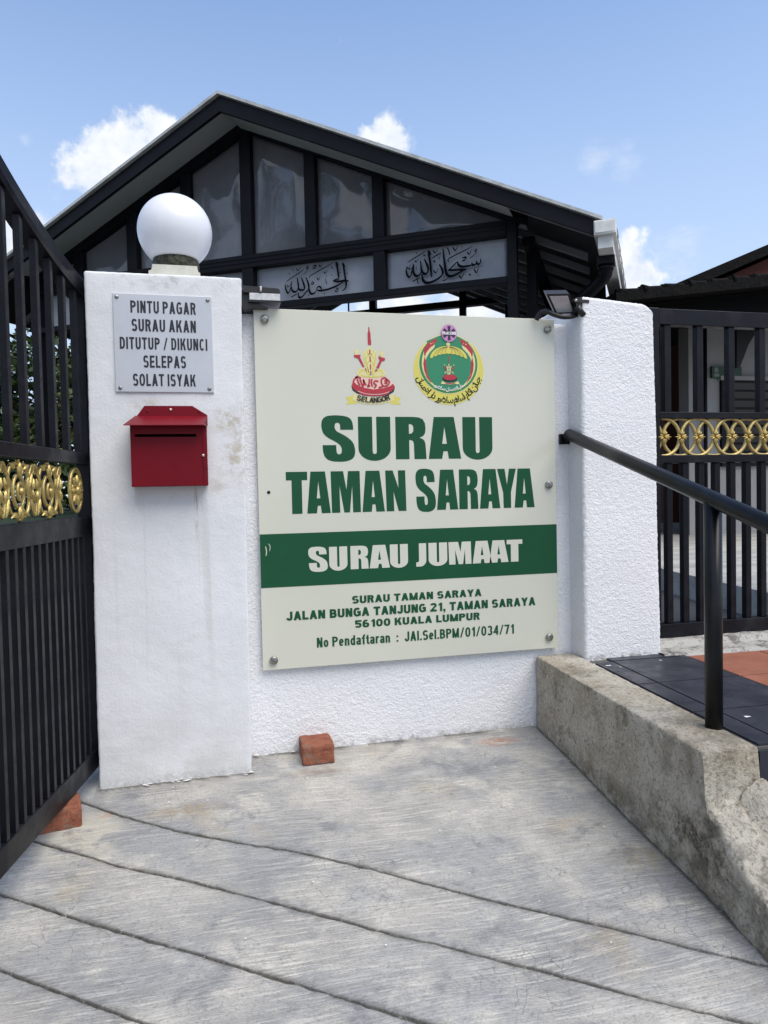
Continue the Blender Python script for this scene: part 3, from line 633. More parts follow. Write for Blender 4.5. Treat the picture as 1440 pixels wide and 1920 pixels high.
# ------------------------------------------------------------------ kerb wall with its broken, lower end
def kerb():
    mb = MB(); ring = []
    Y = [2.36 - (2.36 - 1.41) * j / 84 for j in range(85)] + [1.404, 1.398, 1.393, 1.3895, 1.387, 1.385, 1.383, 1.381] + [1.376 - (1.376 - 0.5) * j / 90 for j in range(91)]
    for y in Y:
        xo = skew_x(y); xi = xo + 0.146; top = PZ + 0.004
        if y > 1.392: zt = top - 0.004 * max(0, (1.41 - y) / 0.018) ** 2
        elif y > 1.3805: zt = top + (0.120 - top) * ((1.392 - y) / 0.0115)
        else: zt = 0.118 - 0.46 * (1.38 - y) - 0.012 * sstep(0.0, 0.012, 1.33 - y + 0.01 * noise.noise(Vector((y * 9, 0, 1)))) - 0.018 * sstep(0, 0.01, 1.262 - y)
        zb = min(ramp_z(y) - 0.03, zt - 0.05); cr = 0.005 if y > 1.392 else 0.010
        pts = [(xo, zb)] + [(xo, zb + (zt - cr - zb) * k / 16) for k in range(1, 17)] + [(xo + cr * 0.3, zt - cr * 0.3)] + [(xo + cr + (xi - 2 * cr - xo) * k / 12, zt) for k in range(13)] + [(xi - cr * 0.3, zt - cr * 0.3), (xi, zt - cr), (xi, zb)]
        row = []
        for m, (x, z) in enumerate(pts):
            p = Vector((x, y, z)); nrm = Vector((-1, 0, 0)) if m < 17 else Vector((0, 0, 1))
            h = noise.fractal(p * 30, 0.9, 2.1, 4) * (0.0020 if y > 1.393 else 0.0035) + noise.noise(p * 5) * 0.002
            if y < 1.381:
                h += noise.fractal(p * 15, 0.7, 2.3, 5) * 0.010
                if m > 16: h += 0.055 * max(0, (x - xo - 0.03) / 0.11) ** 1.5 * (1 if y > 1.325 else max(0, 1 - (1.325 - y) / 0.025)) - 0.026 * math.exp(-((x - xo - 0.075 - 0.3 * (1.38 - y)) / 0.012) ** 2)
            cz = 0.105 + 0.34 * (1.47 - y) * 0.6 + noise.noise(Vector((y * 50, 3, 3))) * 0.005
            if m < 17 and 1.385 < y < 1.455 and abs(z - cz) < 0.004: h -= 0.010
            row.append(p + nrm * h)
        ring.append(row)
    n = len(ring[0]); ny = len(Y) - 1; vs = [p for r in ring for p in r]
    fs = [(j * n + k + 1, (j + 1) * n + k + 1, (j + 1) * n + k, j * n + k) for j in range(ny) for k in range(n - 1)]
    mb.add(vs, fs, True); mb.add(ring[-1], [list(range(n))]); return mb
kerb_o = tag(kerb().build('kerb', KERB), 'weathered grey concrete kerb with broken lower end between ramp and tiled platform', 'kerb')
kerb_o.data.set_sharp_from_angle(angle=R(38))
rb = MB()
def lump(mb, c, r, sq=(1, 1, 0.7), seed=0):
    b = MB().ball((0, 0, 0), 1, 18, 12)
    vs = []
    for v in b.v:
        d = v.normalized(); h = 1 + 0.35 * noise.fractal(d * 1.8 + Vector((seed, 0, 0)), 0.9, 2.1, 4)
        vs.append(Vector(c) + Vector((d.x * r * sq[0] * h, d.y * r * sq[1] * h, d.z * r * sq[2] * h)))
    mb.add(vs, b.f, True)
lump(rb, (1.262, 1.325, 0.04), 0.06, (0.8, 1.1, 0.75), 3)
tag(rb.build('concrete_lump', KERB), 'broken pale concrete lump against the low end of the kerb', 'rubble')
pt = thing('weed', 'small green weed growing beside the broken end of the kerb', 'weed', (1.245, 1.27, 0.02))
lf = MB(); stv = MB()
for k in range(16):
    a = random.uniform(0, 6.28); t = random.uniform(0.02, 0.05); h = random.uniform(0.05, 0.11)
    p0, p1 = Vector((0, 0, 0)), Vector((math.cos(a) * t, math.sin(a) * t, h)); stv.tube([p0, p1], 0.0012, 5)
    d = (p1 - p0).normalized(); s_ = d.cross(Vector((0, 0, 1))).normalized() * 0.008
    lf.add([p1 - d * 0.012, p1 + s_, p1 + d * 0.022, p1 - s_], [(0, 1, 2, 3)])
lf.build('leaf', LEAF[1], pt); stv.build('stem', LEAF[0], pt)

# ------------------------------------------------------------------ white pillars and wall
p1 = rough_block(-0.347, 0.104, 2.25, 2.62, -0.10, 1.505, 0.012, 0.007, 0.0010, 55, 0.0035, (-0.006, -0.008))
tag(p1.build('gate_pillar', PLASTER), 'smooth white gate pillar carrying the globe lamp, notice plate and red letter box', 'pillar', 'white gate pillars')
def stucco(b):
    for v in b.v: pass
    return b
wl = rough_block(0.06, 1.32, 2.372, 2.50, -0.12, 1.432, 0.0062, 0.014, 0.0021, 115, 0.004)
tag(wl.build('boundary_wall', STUCCO), 'rough white rendered wall between the two pillars behind the green lettered sign', 'wall')
p2 = rough_block(1.262, 1.550, 2.27, 2.60, 0.10, 1.505, 0.0060, 0.013, 0.0020, 115, 0.004, (0.000, 0.018))
for v in p2.v:
    if v.z > 1.40: v.z -= (0.016 * max(0, (v.x - 1.28) / 0.27) + 0.030 * max(0, (v.x - 1.50) / 0.05) ** 2) * (v.z - 1.40) / 0.1
tag(p2.build('gate_pillar', STUCCO), 'rough white rendered pillar with rounded top at the upper end of the handrail', 'pillar', 'white gate pillars')

# ------------------------------------------------------------------ the big sign
SY = 2.350
sign = thing('sign_board', 'cream acrylic sign with green lettering and two crests, bolted to the white wall', 'sign', (0.672, SY, 0.265))
SO = (0.672, SY, 0.265)
pn = MB().box(0.1445, 1.1995, SY, SY + 0.006, 0.2645, 1.441, bev=0.0012); pn.build('panel', ACRYLIC, sign, SO)
bd = MB().box(0.1455, 1.1985, SY - 0.0006, SY + 0.001, 0.5355, 0.711); bd.build('band', GREEN, sign, SO)
for x, z in ((0.179, 1.405), (1.172, 1.404), (1.169, 0.853), (1.163, 0.306), (0.180, 0.297)):
    b = MB().lathe([(0.0125, 0.0), (0.0135, 0.003), (0.0135, 0.008), (0.0120, 0.0100), (0.004, 0.0105), (0.0001, 0.0105)], (x, SY - 0.0002, z), (0, -1, 0), 24)
    b.lathe([(0.009, 0), (0.009, 0.022)], (x, SY + 0.0262, z), (0, -1, 0), 16)
    b.box(x - 0.010, x + 0.010, SY - 0.0112, SY - 0.0104, z - 0.0012, z + 0.0012)
    b.build('bolt', BOLT, sign, SO)
hl = MB().lathe([(0.0055, 0), (0.0055, 0.0008)], (0.178, SY - 0.0001, 0.847), (0, -1, 0), 16); hl.build('bolt_hole', DARK, sign, SO)
sc_ = MB(); ribbon(sc_, [(0.163, 0.672), (0.166, 0.655), (0.164, 0.640)], 0.003, SY - 0.001); ribbon(sc_, [(0.172, 0.680), (0.178, 0.672), (0.176, 0.655)], 0.002, SY - 0.0011); sc_.build('scratch', PALE, sign, SO)

# heavy condensed capitals, drawn as outlines on a cap height of 1
def norm(pts, x0, zt, zb, s): return [((x - x0) / s, (zb - z) / s) for x, z in pts]
S_ = [(790, 252), (655, 252)] + catmull([(655, 252), (655, 215), (648, 190), (625, 180), (603, 192), (598, 225), (605, 250), (625, 272), (680, 300), (740, 338), (785, 385), (803, 440), (805, 490), (790, 535), (750, 563), (690, 577), (630, 578), (565, 572), (515, 552), (485, 515), (472, 460), (470, 408)], 4)[1:] + [(610, 408)] + catmull([(610, 408), (612, 470), (620, 495), (640, 503), (660, 492), (667, 465), (662, 430), (640, 400), (595, 370), (530, 335), (485, 295), (465, 245), (462, 190), (475, 145), (515, 115), (570, 106), (630, 105), (700, 112), (750, 130), (778, 165), (788, 210), (790, 252)], 4)[1:-1]
GLY = {
 'S': [norm(S_, 460, 118, 560, 442)],
 'U': [[(0, 1), (0, .26)] + arc(.375, .26, .375, .29, 180, 360, 20) + [(.75, 1), (.423, 1)] + arc(.375, .18, .048, .05, 0, -180, 8) + [(.327, 1)]],
 'R': [norm([(-88, 103), (70, 103), (120, 108), (158, 124), (178, 160), (183, 208), (177, 250), (160, 275), (125, 290), (155, 302), (172, 320), (180, 352), (187, 483), (78, 483), (75, 345), (68, 320), (50, 311), (33, 311), (33, 483), (-88, 483)], -88, 103, 483, 380), norm([(32, 168), (55, 170), (70, 185), (73, 210), (70, 235), (55, 252), (32, 255)], -88, 103, 483, 380)],
 'A': [norm([(258, 103), (438, 103), (500, 480), (388, 480), (378, 412), (340, 412), (328, 480), (208, 480)], 208, 103, 480, 377), norm([(352, 190), (373, 345), (330, 345)], 208, 103, 480, 377)],
 'T': [[(0, 1), (.676, 1), (.676, .8), (.5, .8), (.5, 0), (.176, 0), (.176, .8), (0, .8)]],
 'M': [norm([(558, 690), (685, 690), (716, 885), (735, 690), (855, 690), (860, 1120), (780, 1120), (775, 840), (747, 1120), (690, 1120), (645, 840), (648, 1120), (564, 1120)], 558, 690, 1120, 430)],
 'N': [norm([(1125, 682), (1200, 682), (1257, 865), (1254, 682), (1328, 682), (1334, 1105), (1255, 1105), (1205, 900), (1210, 1105), (1133, 1105)], 1125, 682, 1105, 423)],
 'Y': [norm([(828, 568), (895, 568), (915, 710), (935, 568), (997, 568), (950, 780), (950, 919), (883, 919), (880, 780)], 828, 568, 919, 351)],
 'J': [[(.13, 1), (.46, 1), (.46, .26)] + arc(.19, .26, .27, .28, 0, -90, 10) + [(0, -.02), (0, .17), (.06, .17)] + arc(.06, .24, .07, .07, -90, 0, 6) + [(.13, .3)]],
}
GV = {k: fill2d(v) for k, v in GLY.items()}
def heavy(word, spans, z0, z1, mat, y):
    mb = MB()
    for ch, (a, b) in zip(word, spans):
        vs = GV[ch][0]; lo, hi = min(v.x for v in vs), max(v.x for v in vs)
        put2d(mb, GV[ch], y, fn=lambda v: (a + (v.x - lo) / (hi - lo) * (b - a), z0 + v.y * (z1 - z0)))
    mb.build('lettering', mat, sign, SO)
heavy('SURAU', [(0.3558, 0.4678), (0.4793, 0.5905), (0.6082, 0.7162), (0.7244, 0.8414), (0.8478, 0.9577)], 0.9500, 1.0935, GREEN, SY - 0.0006)
heavy('TAMANSARAYA', [(0.2347, 0.3048), (0.3024, 0.3808), (0.383, 0.4829), (0.4884, 0.5657), (0.5694, 0.6413), (0.6753, 0.7468), (0.7506, 0.8275), (0.8319, 0.9017), (0.9076, 0.9837), (0.9733, 1.0443), (1.0378, 1.1143)], 0.7745, 0.9125, GREEN, SY - 0.0006)
heavy('SURAUJUMAAT', [(0.302, 0.3661), (0.3715, 0.4328), (0.4436, 0.505), (0.5087, 0.5789), (0.5798, 0.643), (0.672, 0.7082), (0.7166, 0.784), (0.789, 0.8722), (0.8771, 0.9482), (0.9394, 1.0109), (1.0049, 1.0646)], 0.5835, 0.6615, PALE, SY - 0.0012)
def line(body, box, mat, y, parent, off, kw):
    mb = MB(); put2d(mb, boldtext(body, **kw), y, box); return mb.build('lettering', mat, parent, off)
WIDE = dict(W=0.80, w=0.285, h=0.235, gap=0.105, space=0.40); NARROW = dict(W=0.60, w=0.205, h=0.17, gap=0.11, space=0.30); NOTICE = dict(W=0.57, w=0.195, h=0.165, gap=0.13, space=0.26)
for body, box, kw in (('SURAU TAMAN SARAYA', (0.446, 0.908, 0.4675, 0.4935), WIDE), ('JALAN BUNGA TANJUNG 21, TAMAN SARAYA', (0.225, 1.112, 0.4180, 0.4535), WIDE), ('56100 KUALA LUMPUR', (0.454, 0.900, 0.3850, 0.4110), WIDE), ('No Pendaftaran  :  JAI.Sel.BPM/01/034/71', (0.3235, 1.028, 0.3270, 0.3615), NARROW)):
    line(body, box, GREEN, SY - 0.0006, sign, SO, kw)

# state crest on the sign: points were measured on the crest, 1 unit = 1/11.29 of a millimetre-scale grid
def cq(x, y): return (0.441 + (x / 11.29 - 9) * 0.001833, 1.394 - (y / 11.29 - 12) * 0.001785 + 0.000012 * (x / 11.29 - 55))
def joined(name, layers, parent, off):
    big = MB(); ids = []; mats = []
    for mb, m in layers.values():
        if m not in mats: mats.append(m)
        big.add(mb.v, mb.f); ids += [mats.index(m)] * len(mb.f)
    o = big.build(name, mats, parent, off); o.data.polygons.foreach_set('material_index', ids); return o
CR = {}
def cpoly(pts, mat, lay, smooth=False):
    if smooth: pts = catmull(pts, 5, True)
    mb = CR.setdefault((mat.name, lay), (MB(), mat))[0]
    put2d(mb, fill2d([[cq(*p) for p in pts]]), SY - 0.0004 * lay, fn=lambda v: (v.x, v.y))
def cstroke(pts, wd, mat, lay):
    mb = CR.setdefault((mat.name, lay), (MB(), mat))[0]
    ribbon(mb, [cq(*p) for p in pts], wd / 11.29 * 0.0018, SY - 0.0004 * lay, taper=False)
cpoly([(95, 1630), (240, 1590), (330, 1600), (330, 1760), (95, 1775), (150, 1700)], C_YEL, 1)
cpoly([(1265, 1645), (1120, 1590), (1030, 1600), (1030, 1765), (1265, 1785), (1205, 1715)], C_YEL, 1)
cpoly([(235, 1540), (450, 1620), (680, 1640), (900, 1620), (1115, 1550), (1115, 1690), (900, 1760), (680, 1780), (450, 1760), (235, 1690)], C_CREAM, 2)
cpoly([(255, 1250), (330, 1190), (620, 1215), (920, 1190), (1010, 1250), (1110, 1350), (1000, 1450), (680, 1480), (380, 1450), (230, 1350)], C_PINK, 1, True)
cpoly([(215, 1395), (250, 1310), (330, 1360), (500, 1430), (680, 1460), (900, 1430), (1030, 1390), (1100, 1335), (1140, 1410), (1060, 1500), (860, 1545), (680, 1555), (480, 1540), (310, 1490)], C_RED, 3)
cpoly([(220, 1400), (310, 1495), (480, 1548), (680, 1562), (860, 1552), (1060, 1505), (1138, 1412), (1110, 1510), (1000, 1575), (840, 1600), (680, 1608), (500, 1595), (330, 1545), (240, 1480)], C_BLK, 2)
cpoly([(350, 1500), (500, 1555), (680, 1572), (860, 1560), (1010, 1515), (990, 1560), (840, 1598), (680, 1606), (500, 1592), (400, 1560)], C_RED, 3)
cstroke([(345, 1495), (500, 1548), (680, 1566), (860, 1555), (1015, 1508)], 12, C_PINK, 4)
for q in ([(355, 1180), (290, 1240), (260, 1310), (300, 1350)], [(300, 1220), (350, 1205), (420, 1225)], [(340, 1240), (370, 1330), (400, 1370)], [(400, 1240), (430, 1330), (460, 1390), (480, 1330), (470, 1250)], [(470, 1250), (500, 1330), (530, 1370)],
          [(600, 1240), (590, 1330), (560, 1400), (610, 1380)], [(650, 1240), (640, 1330), (660, 1400)], [(790, 1290), (720, 1280), (690, 1330), (740, 1370), (690, 1430)], [(930, 1205), (860, 1240), (850, 1320), (880, 1390), (790, 1420)], [(930, 1210), (1000, 1270), (1020, 1310), (970, 1380), (890, 1390)], [(915, 1280), (960, 1260), (960, 1330), (915, 1310)]):
    cstroke(q, 34, C_RED, 4)
cpoly([(345, 1100), (400, 1020), (520, 1050), (620, 1180), (760, 1040), (880, 1020), (940, 1090), (930, 1160), (800, 1205), (620, 1215), (430, 1200), (350, 1160)], C_CREAM, 2, True)
for q in ([(390, 1130), (440, 1050), (540, 1090), (600, 1190)], [(890, 1130), (840, 1050), (740, 1090), (670, 1190)], [(420, 1160), (620, 1200), (880, 1170)]): cstroke(q, 22, C_YEL, 3)
cpoly([(470, 660), (530, 640), (610, 550), (690, 640), (770, 650), (760, 800), (730, 1000), (680, 1120), (560, 1120), (510, 1000), (480, 800)], C_CREAM, 1, True)
for q in ([(500, 690), (540, 860), (590, 1100)], [(750, 690), (715, 860), (660, 1100)], [(560, 640), (620, 760), (700, 640)], [(540, 800), (620, 700), (700, 800)], [(560, 930), (620, 840), (690, 930)], [(490, 790), (560, 1000), (600, 1150)], [(750, 790), (700, 1000), (660, 1150)]): cstroke(q, 16, C_YEL, 2)
for q in ([(620, 620), (620, 720)], [(622, 770), (625, 880)], [(627, 930), (628, 1040)], [(630, 1070), (630, 1150)]): cstroke(q, 24, C_RED, 3)
cpoly([(605, 135), (622, 160), (628, 240), (642, 275), (645, 400), (655, 450), (648, 525), (585, 525), (580, 450), (580, 280), (595, 240), (598, 160)], C_RED, 2)
cpoly([(280, 745), (330, 735), (425, 735), (415, 790), (500, 985), (465, 990), (365, 810), (290, 790)], C_RED, 3); cpoly([(505, 1025), (530, 1015), (550, 1085), (540, 1090)], C_RED, 3)
cpoly([(805, 750), (870, 785), (945, 800), (930, 850), (865, 870), (800, 1020), (745, 1005), (825, 845), (800, 800)], C_RED, 3); cpoly([(735, 1030), (780, 1045), (745, 1085), (712, 1080)], C_RED, 3)
cpoly([(305, 730), (300, 650), (345, 610), (385, 660), (380, 730)], C_CREAM, 2, True); cpoly([(845, 760), (830, 690), (880, 640), (920, 700), (905, 780)], C_CREAM, 2, True)
for i, ch in enumerate('SELANGOR'):
    t = i / 7; x = 365 + (985 - 365) * t; y = 1660 + 48 * math.sin(math.pi * t) - 10 * t; rot = R(-22) * math.cos(math.pi * t)
    mb = CR.setdefault(('ltr', 5), (MB(), C_BLK))[0]; vs, fs = boldtext(ch, 0.85, 0.25, 0.2); a, b = min(v.x for v in vs), max(v.x for v in vs)
    ca, sa = math.cos(rot), math.sin(rot)
    put2d(mb, (vs, fs), SY - 0.0028, fn=lambda v: cq(x + 105 * ((v.x - (a + b) / 2) * ca - (v.y - .35) * sa), y - 115 * ((v.x - (a + b) / 2) * sa + (v.y - .35) * ca)))
joined('crest', CR, sign, SO)

# round emblem with umbrella, flags and curved writing
def eq(x, y): return (0.675 + (x / 10.286 - 5) * 0.00193, 1.382 - (y / 10.286 - 24) * 0.00183 + 0.00001 * (x / 10.286 - 70))
EM = {}
def el(mat, lay): return EM.setdefault((mat.name, lay), (MB(), mat))[0]
def epoly(pts, mat, lay, smooth=False):
    if smooth: pts = catmull(pts, 6, True)
    put2d(el(mat, lay), fill2d([[eq(*p) for p in pts]]), SY - 0.0004 * lay, fn=lambda v: (v.x, v.y))
def estroke(pts, wd, mat, lay, taper=False): ribbon(el(mat, lay), [eq(*p) for p in pts], wd / 10.286 * 0.0019, SY - 0.0004 * lay, taper=taper)
def disc(cx, cy, rx, ry, mat, lay): epoly(arc(cx, cy, rx, ry, 0, 357, 60), mat, lay)
disc(730, 960, 682, 680, C_CREAM, 1); disc(730, 962, 668, 664, C_YEL, 2); disc(725, 850, 580, 580, C_CREAM, 3); disc(725, 850, 560, 562, C_GRN, 4); disc(725, 850, 516, 520, C_CREAM, 5)
disc(722, 880, 440, 480, C_TEAL, 6)
epoly([(310, 420), (520, 330), (700, 320), (950, 340), (1120, 430), (1010, 560), (720, 480), (430, 560)], C_TEAL, 7)
for sx in (1, -1):
    fx = lambda pts: [(725 + sx * (x - 725), y) for x, y in pts]
    epoly(fx([(515, 370), (470, 460), (380, 540), (300, 640), (272, 720), (255, 650), (255, 580), (330, 470), (420, 400)]), C_RED, 8)
    epoly(fx([(470, 480), (450, 550), (360, 640), (300, 740), (285, 790), (272, 720), (300, 640), (380, 540)]), C_CREAM, 8)
    epoly(fx([(270, 720), (290, 800), (300, 950), (310, 1050), (380, 1190), (390, 1220), (300, 1110), (255, 980), (240, 850), (255, 770)]), C_RED, 8)
    epoly(fx([(255, 600), (262, 720), (245, 850), (255, 980), (300, 1110), (350, 1180), (270, 1080), (215, 920), (215, 760)]), C_CREAM, 7)
    estroke(fx([(378, 468), (398, 470)]), 20, C_CREAM, 9); estroke(fx([(428, 445), (435, 462)]), 12, C_CREAM, 9)
ump = arc(725, 760, 355, 250, 178, 2, 24); scal = []
for k in range(9):
    x0, x1 = 1080 - k * 79, 1080 - (k + 1) * 79
    f = lambda x: 745 - 100 * (1 - ((x - 725) / 355) ** 2)
    scal += [(x0 + (x1 - x0) * t, f(x0 + (x1 - x0) * t) + 14 * math.sin(math.pi * t)) for t in (0, .25, .5, .75)]
epoly([(x, y - 0) for x, y in [(725 + 355 * math.cos(R(a)), 745 - 240 * math.sin(R(a))) for a in range(180, -1, -6)]][::-1][::-1] + scal[0:], C_YEL, 9)
for k in range(-4, 5):
    if k: estroke([(725 + k * 12, 520), (725 + k * 50, 560 + abs(k) * 6), (725 + k * 76, 640 + 5 * k * k)], 8, C_RED if k % 2 else C_GRN, 10)
disc(720, 470, 36, 34, C_CREAM, 9)
estroke([(725, 690), (725, 830)], 14, C_RED, 8)
epoly([(665, 880), (725, 830), (785, 880), (770, 1000), (830, 1010), (800, 1060), (640, 1060), (630, 1010), (680, 1000)], C_TEAL, 8); 
for q in ([(680, 890), (700, 960), (680, 1010)], [(770, 890), (750, 960), (775, 1010)], [(725, 850), (725, 1040)], [(640, 1030), (680, 1000), (720, 1050), (770, 1000), (815, 1030)], [(690, 900), (725, 930), (760, 900)], [(640, 880), (650, 860)], [(810, 880), (825, 865)]): estroke(q, 16, C_CREAM, 9)
for q in ([(630, 890), (670, 970)], [(830, 900), (785, 970)]): estroke(q, 20, C_RED, 9)
epoly([(600, 1130), (650, 1080), (830, 1080), (885, 1130), (830, 1180), (740, 1192), (650, 1180)], C_BLK, 9, True); epoly([(612, 1105), (660, 1060), (820, 1060), (872, 1108), (820, 1150), (740, 1162), (660, 1150)], C_RED, 10, True)
epoly([(565, 1240), (590, 1180), (640, 1205), (740, 1222), (840, 1205), (900, 1180), (930, 1240), (840, 1235), (740, 1248), (640, 1235)], C_CREAM, 9); estroke([(650, 1215), (740, 1230), (840, 1215)], 16, C_RED, 10)
# Arabic writing on the ring, joined letter forms set one by one from right to left along the arc
RING = ['\uFE9F\uFE92\uFE8E\uFE97\uFEE6', '\uFE8D\uFEDB\uFE8E\uFEE1', '\uFE8D\uFEB3\uFEFC\uFEE1', '\uFEB3\uFEFC\uFECF\uFEEE\uFEAD', '\uFEA9\uFE8D\uFEAD', '\uFE8D\uFEFB\uFEA3\uFEB4\uFE8E\uFEE5']
def arcword(words, cx, cy, rx, ry, a0, a1, size, mat, lay, gap):
    seq = []; tot = 0
    for wd in words:
        for ch in wd:
            vs, fs = textmesh(ch, 0.012)
            if not vs: continue
            a, b = min(v.x for v in vs), max(v.x for v in vs); seq.append((vs, fs, a, b)); tot += b - a
        seq.append(None); tot += gap
    tot -= gap; pos = 0
    for q in seq:
        if q is None: pos += gap; continue
        vs, fs, a, b = q; m = pos + (b - a) / 2; t = R(a0 + (a1 - a0) * m / tot); pos += b - a
        px, py = cx + rx * math.cos(t), cy - ry * math.sin(t); th = t + math.pi / 2
        ca, sa = math.cos(th), math.sin(th)
        k = size
        put2d(el(mat, lay), (vs, fs), SY - 0.0004 * lay, fn=lambda v: eq(px + k * ((v.x - (a + b) / 2) * ca - (v.y - .15) * sa), py - k * ((v.x - (a + b) / 2) * sa + (v.y - .15) * ca)))
arcword(RING, 730, 960, 610, 612, -14, -164, 175, C_BLK, 4, 0.35)
arcword(['\uFEA9\uFE8D\uFEAD', '\uFE8D\uFEFB\uFEA3\uFEB4\uFE8E\uFEE5', '\uFEB3\uFEFC\uFECF\uFEEE\uFEAD'], 722, 850, 500, 500, -58, -124, 95, C_WHT, 9, 0.35)
joined('emblem', EM, sign, SO)
stk = MB()
put2d(stk, fill2d([[eq(*p) for p in arc(737, 262, 148, 168, 0, 354, 48)]]), SY - 0.0054, fn=lambda v: (v.x, v.y))
stick = stk.build('sticker', C_STK, sign, SO, 'round lilac sticker with white capitals over a dark purple star')
star = MB()
for a in (90, 33, -33):
    dx, dy = math.cos(R(a)), math.sin(R(a)); nx_, ny_ = -dy, dx
    L = 135 if a == 90 else 128; w0, w1 = 16, 30
    pts = [(737 + dx * L + nx_ * w1, 262 - dy * L - ny_ * w1), (737 + dx * L - nx_ * w1, 262 - dy * L + ny_ * w1), (737 - nx_ * w0, 262 + ny_ * w0), (737 - dx * L - nx_ * w1, 262 + dy * L + ny_ * w1), (737 - dx * L + nx_ * w1, 262 + dy * L - ny_ * w1), (737 + nx_ * w0, 262 - ny_ * w0)]
    put2d(star, fill2d([[eq(*p) for p in pts]]), SY - 0.0058 - 0.0002 * (a + 33) / 60, fn=lambda v: (v.x, v.y))
star.build('star', C_PUR, stick, SO)
pw = MB(); x0, z0 = eq(608, 292); x1, z1 = eq(866, 236); put2d(pw, boldtext('PLACEBO', 0.7, 0.26, 0.2, 0.09), SY - 0.0072, (x0, x1, z0, z1)); pw.build('lettering', C_WHT, stick, SO)

# ------------------------------------------------------------------ notice plate, letter box, globe lamp on the left pillar
LY = 2.2475
NO = (-0.128, LY, 1.154)
npl = thing('notice_plate', 'silver notice plate with five lines of black capitals above the red letter box', 'sign', NO)
MB().box(-0.269, 0.013, LY - 0.003, LY + 0.006, 1.154, 1.443, bev=0.0008).build('plate', PLATE, npl, NO)
for body, x0, x1, z in (('PINTU PAGAR', -0.2205, -0.0335, 1.387), ('SURAU AKAN', -0.2185, -0.0345, 1.333), ('DITUTUP / DIKUNCI', -0.2535, -0.0025, 1.2795), ('SELEPAS', -0.1885, -0.0665, 1.226), ('SOLAT ISYAK', -0.2195, -0.0395, 1.1715)):
    line(body, (x0, x1, z, z + 0.0365), PTEXT, LY - 0.0036, npl, NO, NOTICE)
for x, z in ((-0.258, 1.432), (0.002, 1.432), (-0.256, 1.165), (0.0, 1.165)):
    b = MB().lathe([(0.0058, 0), (0.0058, 0.0015), (0.004, 0.0028), (0.0001, 0.003)], (x, LY - 0.0028, z), (0, -1, 0), 14); b.box(x - 0.004, x + 0.004, LY - 0.0063, LY - 0.0057, z - 0.0006, z + 0.0006); b.build('screw', BOLT, npl, NO)

MO = (-0.118, 2.249, 0.872)
mb_ = thing('letter_box', 'dark red metal letter box with sloping lid on the smooth white pillar', 'letter box', MO)
bx = MB()                                  # open-slot body built from sheet panels
X0, X1, Y0, Y1, Z0, Z1 = -0.227, -0.012, 2.189, 2.246, 0.873, 1.062
sl0, sl1, sz0, sz1 = -0.215, -0.042, 1.016, 1.0245
bx.box(X0, X1, Y0, Y0 + 0.0015, Z0, sz0); bx.box(X0, X1, Y0, Y0 + 0.0015, sz1, Z1 - 0.01); bx.box(X0, sl0, Y0, Y0 + 0.0015, sz0, sz1); bx.box(sl1, X1, Y0, Y0 + 0.0015, sz0, sz1)
bx.box(X0, X0 + 0.0015, Y0 + 0.0015, Y1, Z0, Z1); bx.box(X1 - 0.0015, X1, Y0 + 0.0015, Y1, Z0, Z1); bx.box(X0, X1, Y0 - 0.001, Y1, Z0 - 0.0015, Z0); bx.box(X0, X1, Y1 - 0.001, Y1, Z0, Z1)
bx.box(X1 - 0.011, X1 + 0.001, Y0 - 0.0022, Y0, Z0, Z1 - 0.012); bx.box(X0 - 0.0005, X1, Y0 - 0.0018, Y0, Z0, Z0 + 0.004)
bx.build('body', RED, mb_, MO)
MB().prism([(-0.2155, 1.055), (-0.2155, 1.078), (-0.190, 1.113), (-0.052, 1.1135), (-0.0085, 1.086), (-0.0085, 1.055)], 2.2455, 2.2485).build('back_plate', RED, mb_, MO)
ld = MB(); a = [(-0.2165, 2.2450, 1.083), (-0.0095, 2.2450, 1.0835), (-0.0175, 2.142, 1.0475), (-0.2405, 2.142, 1.0468)]
ld.add(a + [(x, y, z - 0.0016) for x, y, z in a], [(0, 3, 2, 1), (4, 5, 6, 7), (0, 1, 5, 4), (1, 2, 6, 5), (2, 3, 7, 6), (3, 0, 4, 7)])
ld.add([(-0.0110, 2.245, 1.0825), (-0.0178, 2.150, 1.0475), (-0.0110, 2.19, 1.045)], [(0, 1, 2)]); ld.build('lid', RED, mb_, MO)
MB().box(sl0 + 0.001, sl1 - 0.001, Y1 - 0.004, Y1 - 0.002, sz0 - 0.02, sz1 + 0.02).build('slot', DARK, mb_, MO)
MB().lathe([(0.0042, 0), (0.0042, 0.002), (0.002, 0.003), (0.0001, 0.003)], (-0.115, 2.2456, 1.102), (0, -1, 0), 14).build('screw', SCREW, mb_, MO)
for x in (-0.182, -0.034): MB().lathe([(0.0036, 0), (0.0036, 0.001), (0.0001, 0.0012)], (x, 2.2456, 1.097), (0, -1, 0), 12).build('rivet', RED, mb_, MO)
MB().lathe([(0.0042, 0), (0.0042, 0.003), (0.0001, 0.0035)], (-0.0235, 2.1875, 0.961), (0, -1, 0), 12).build('lock', SCREW, mb_, MO)

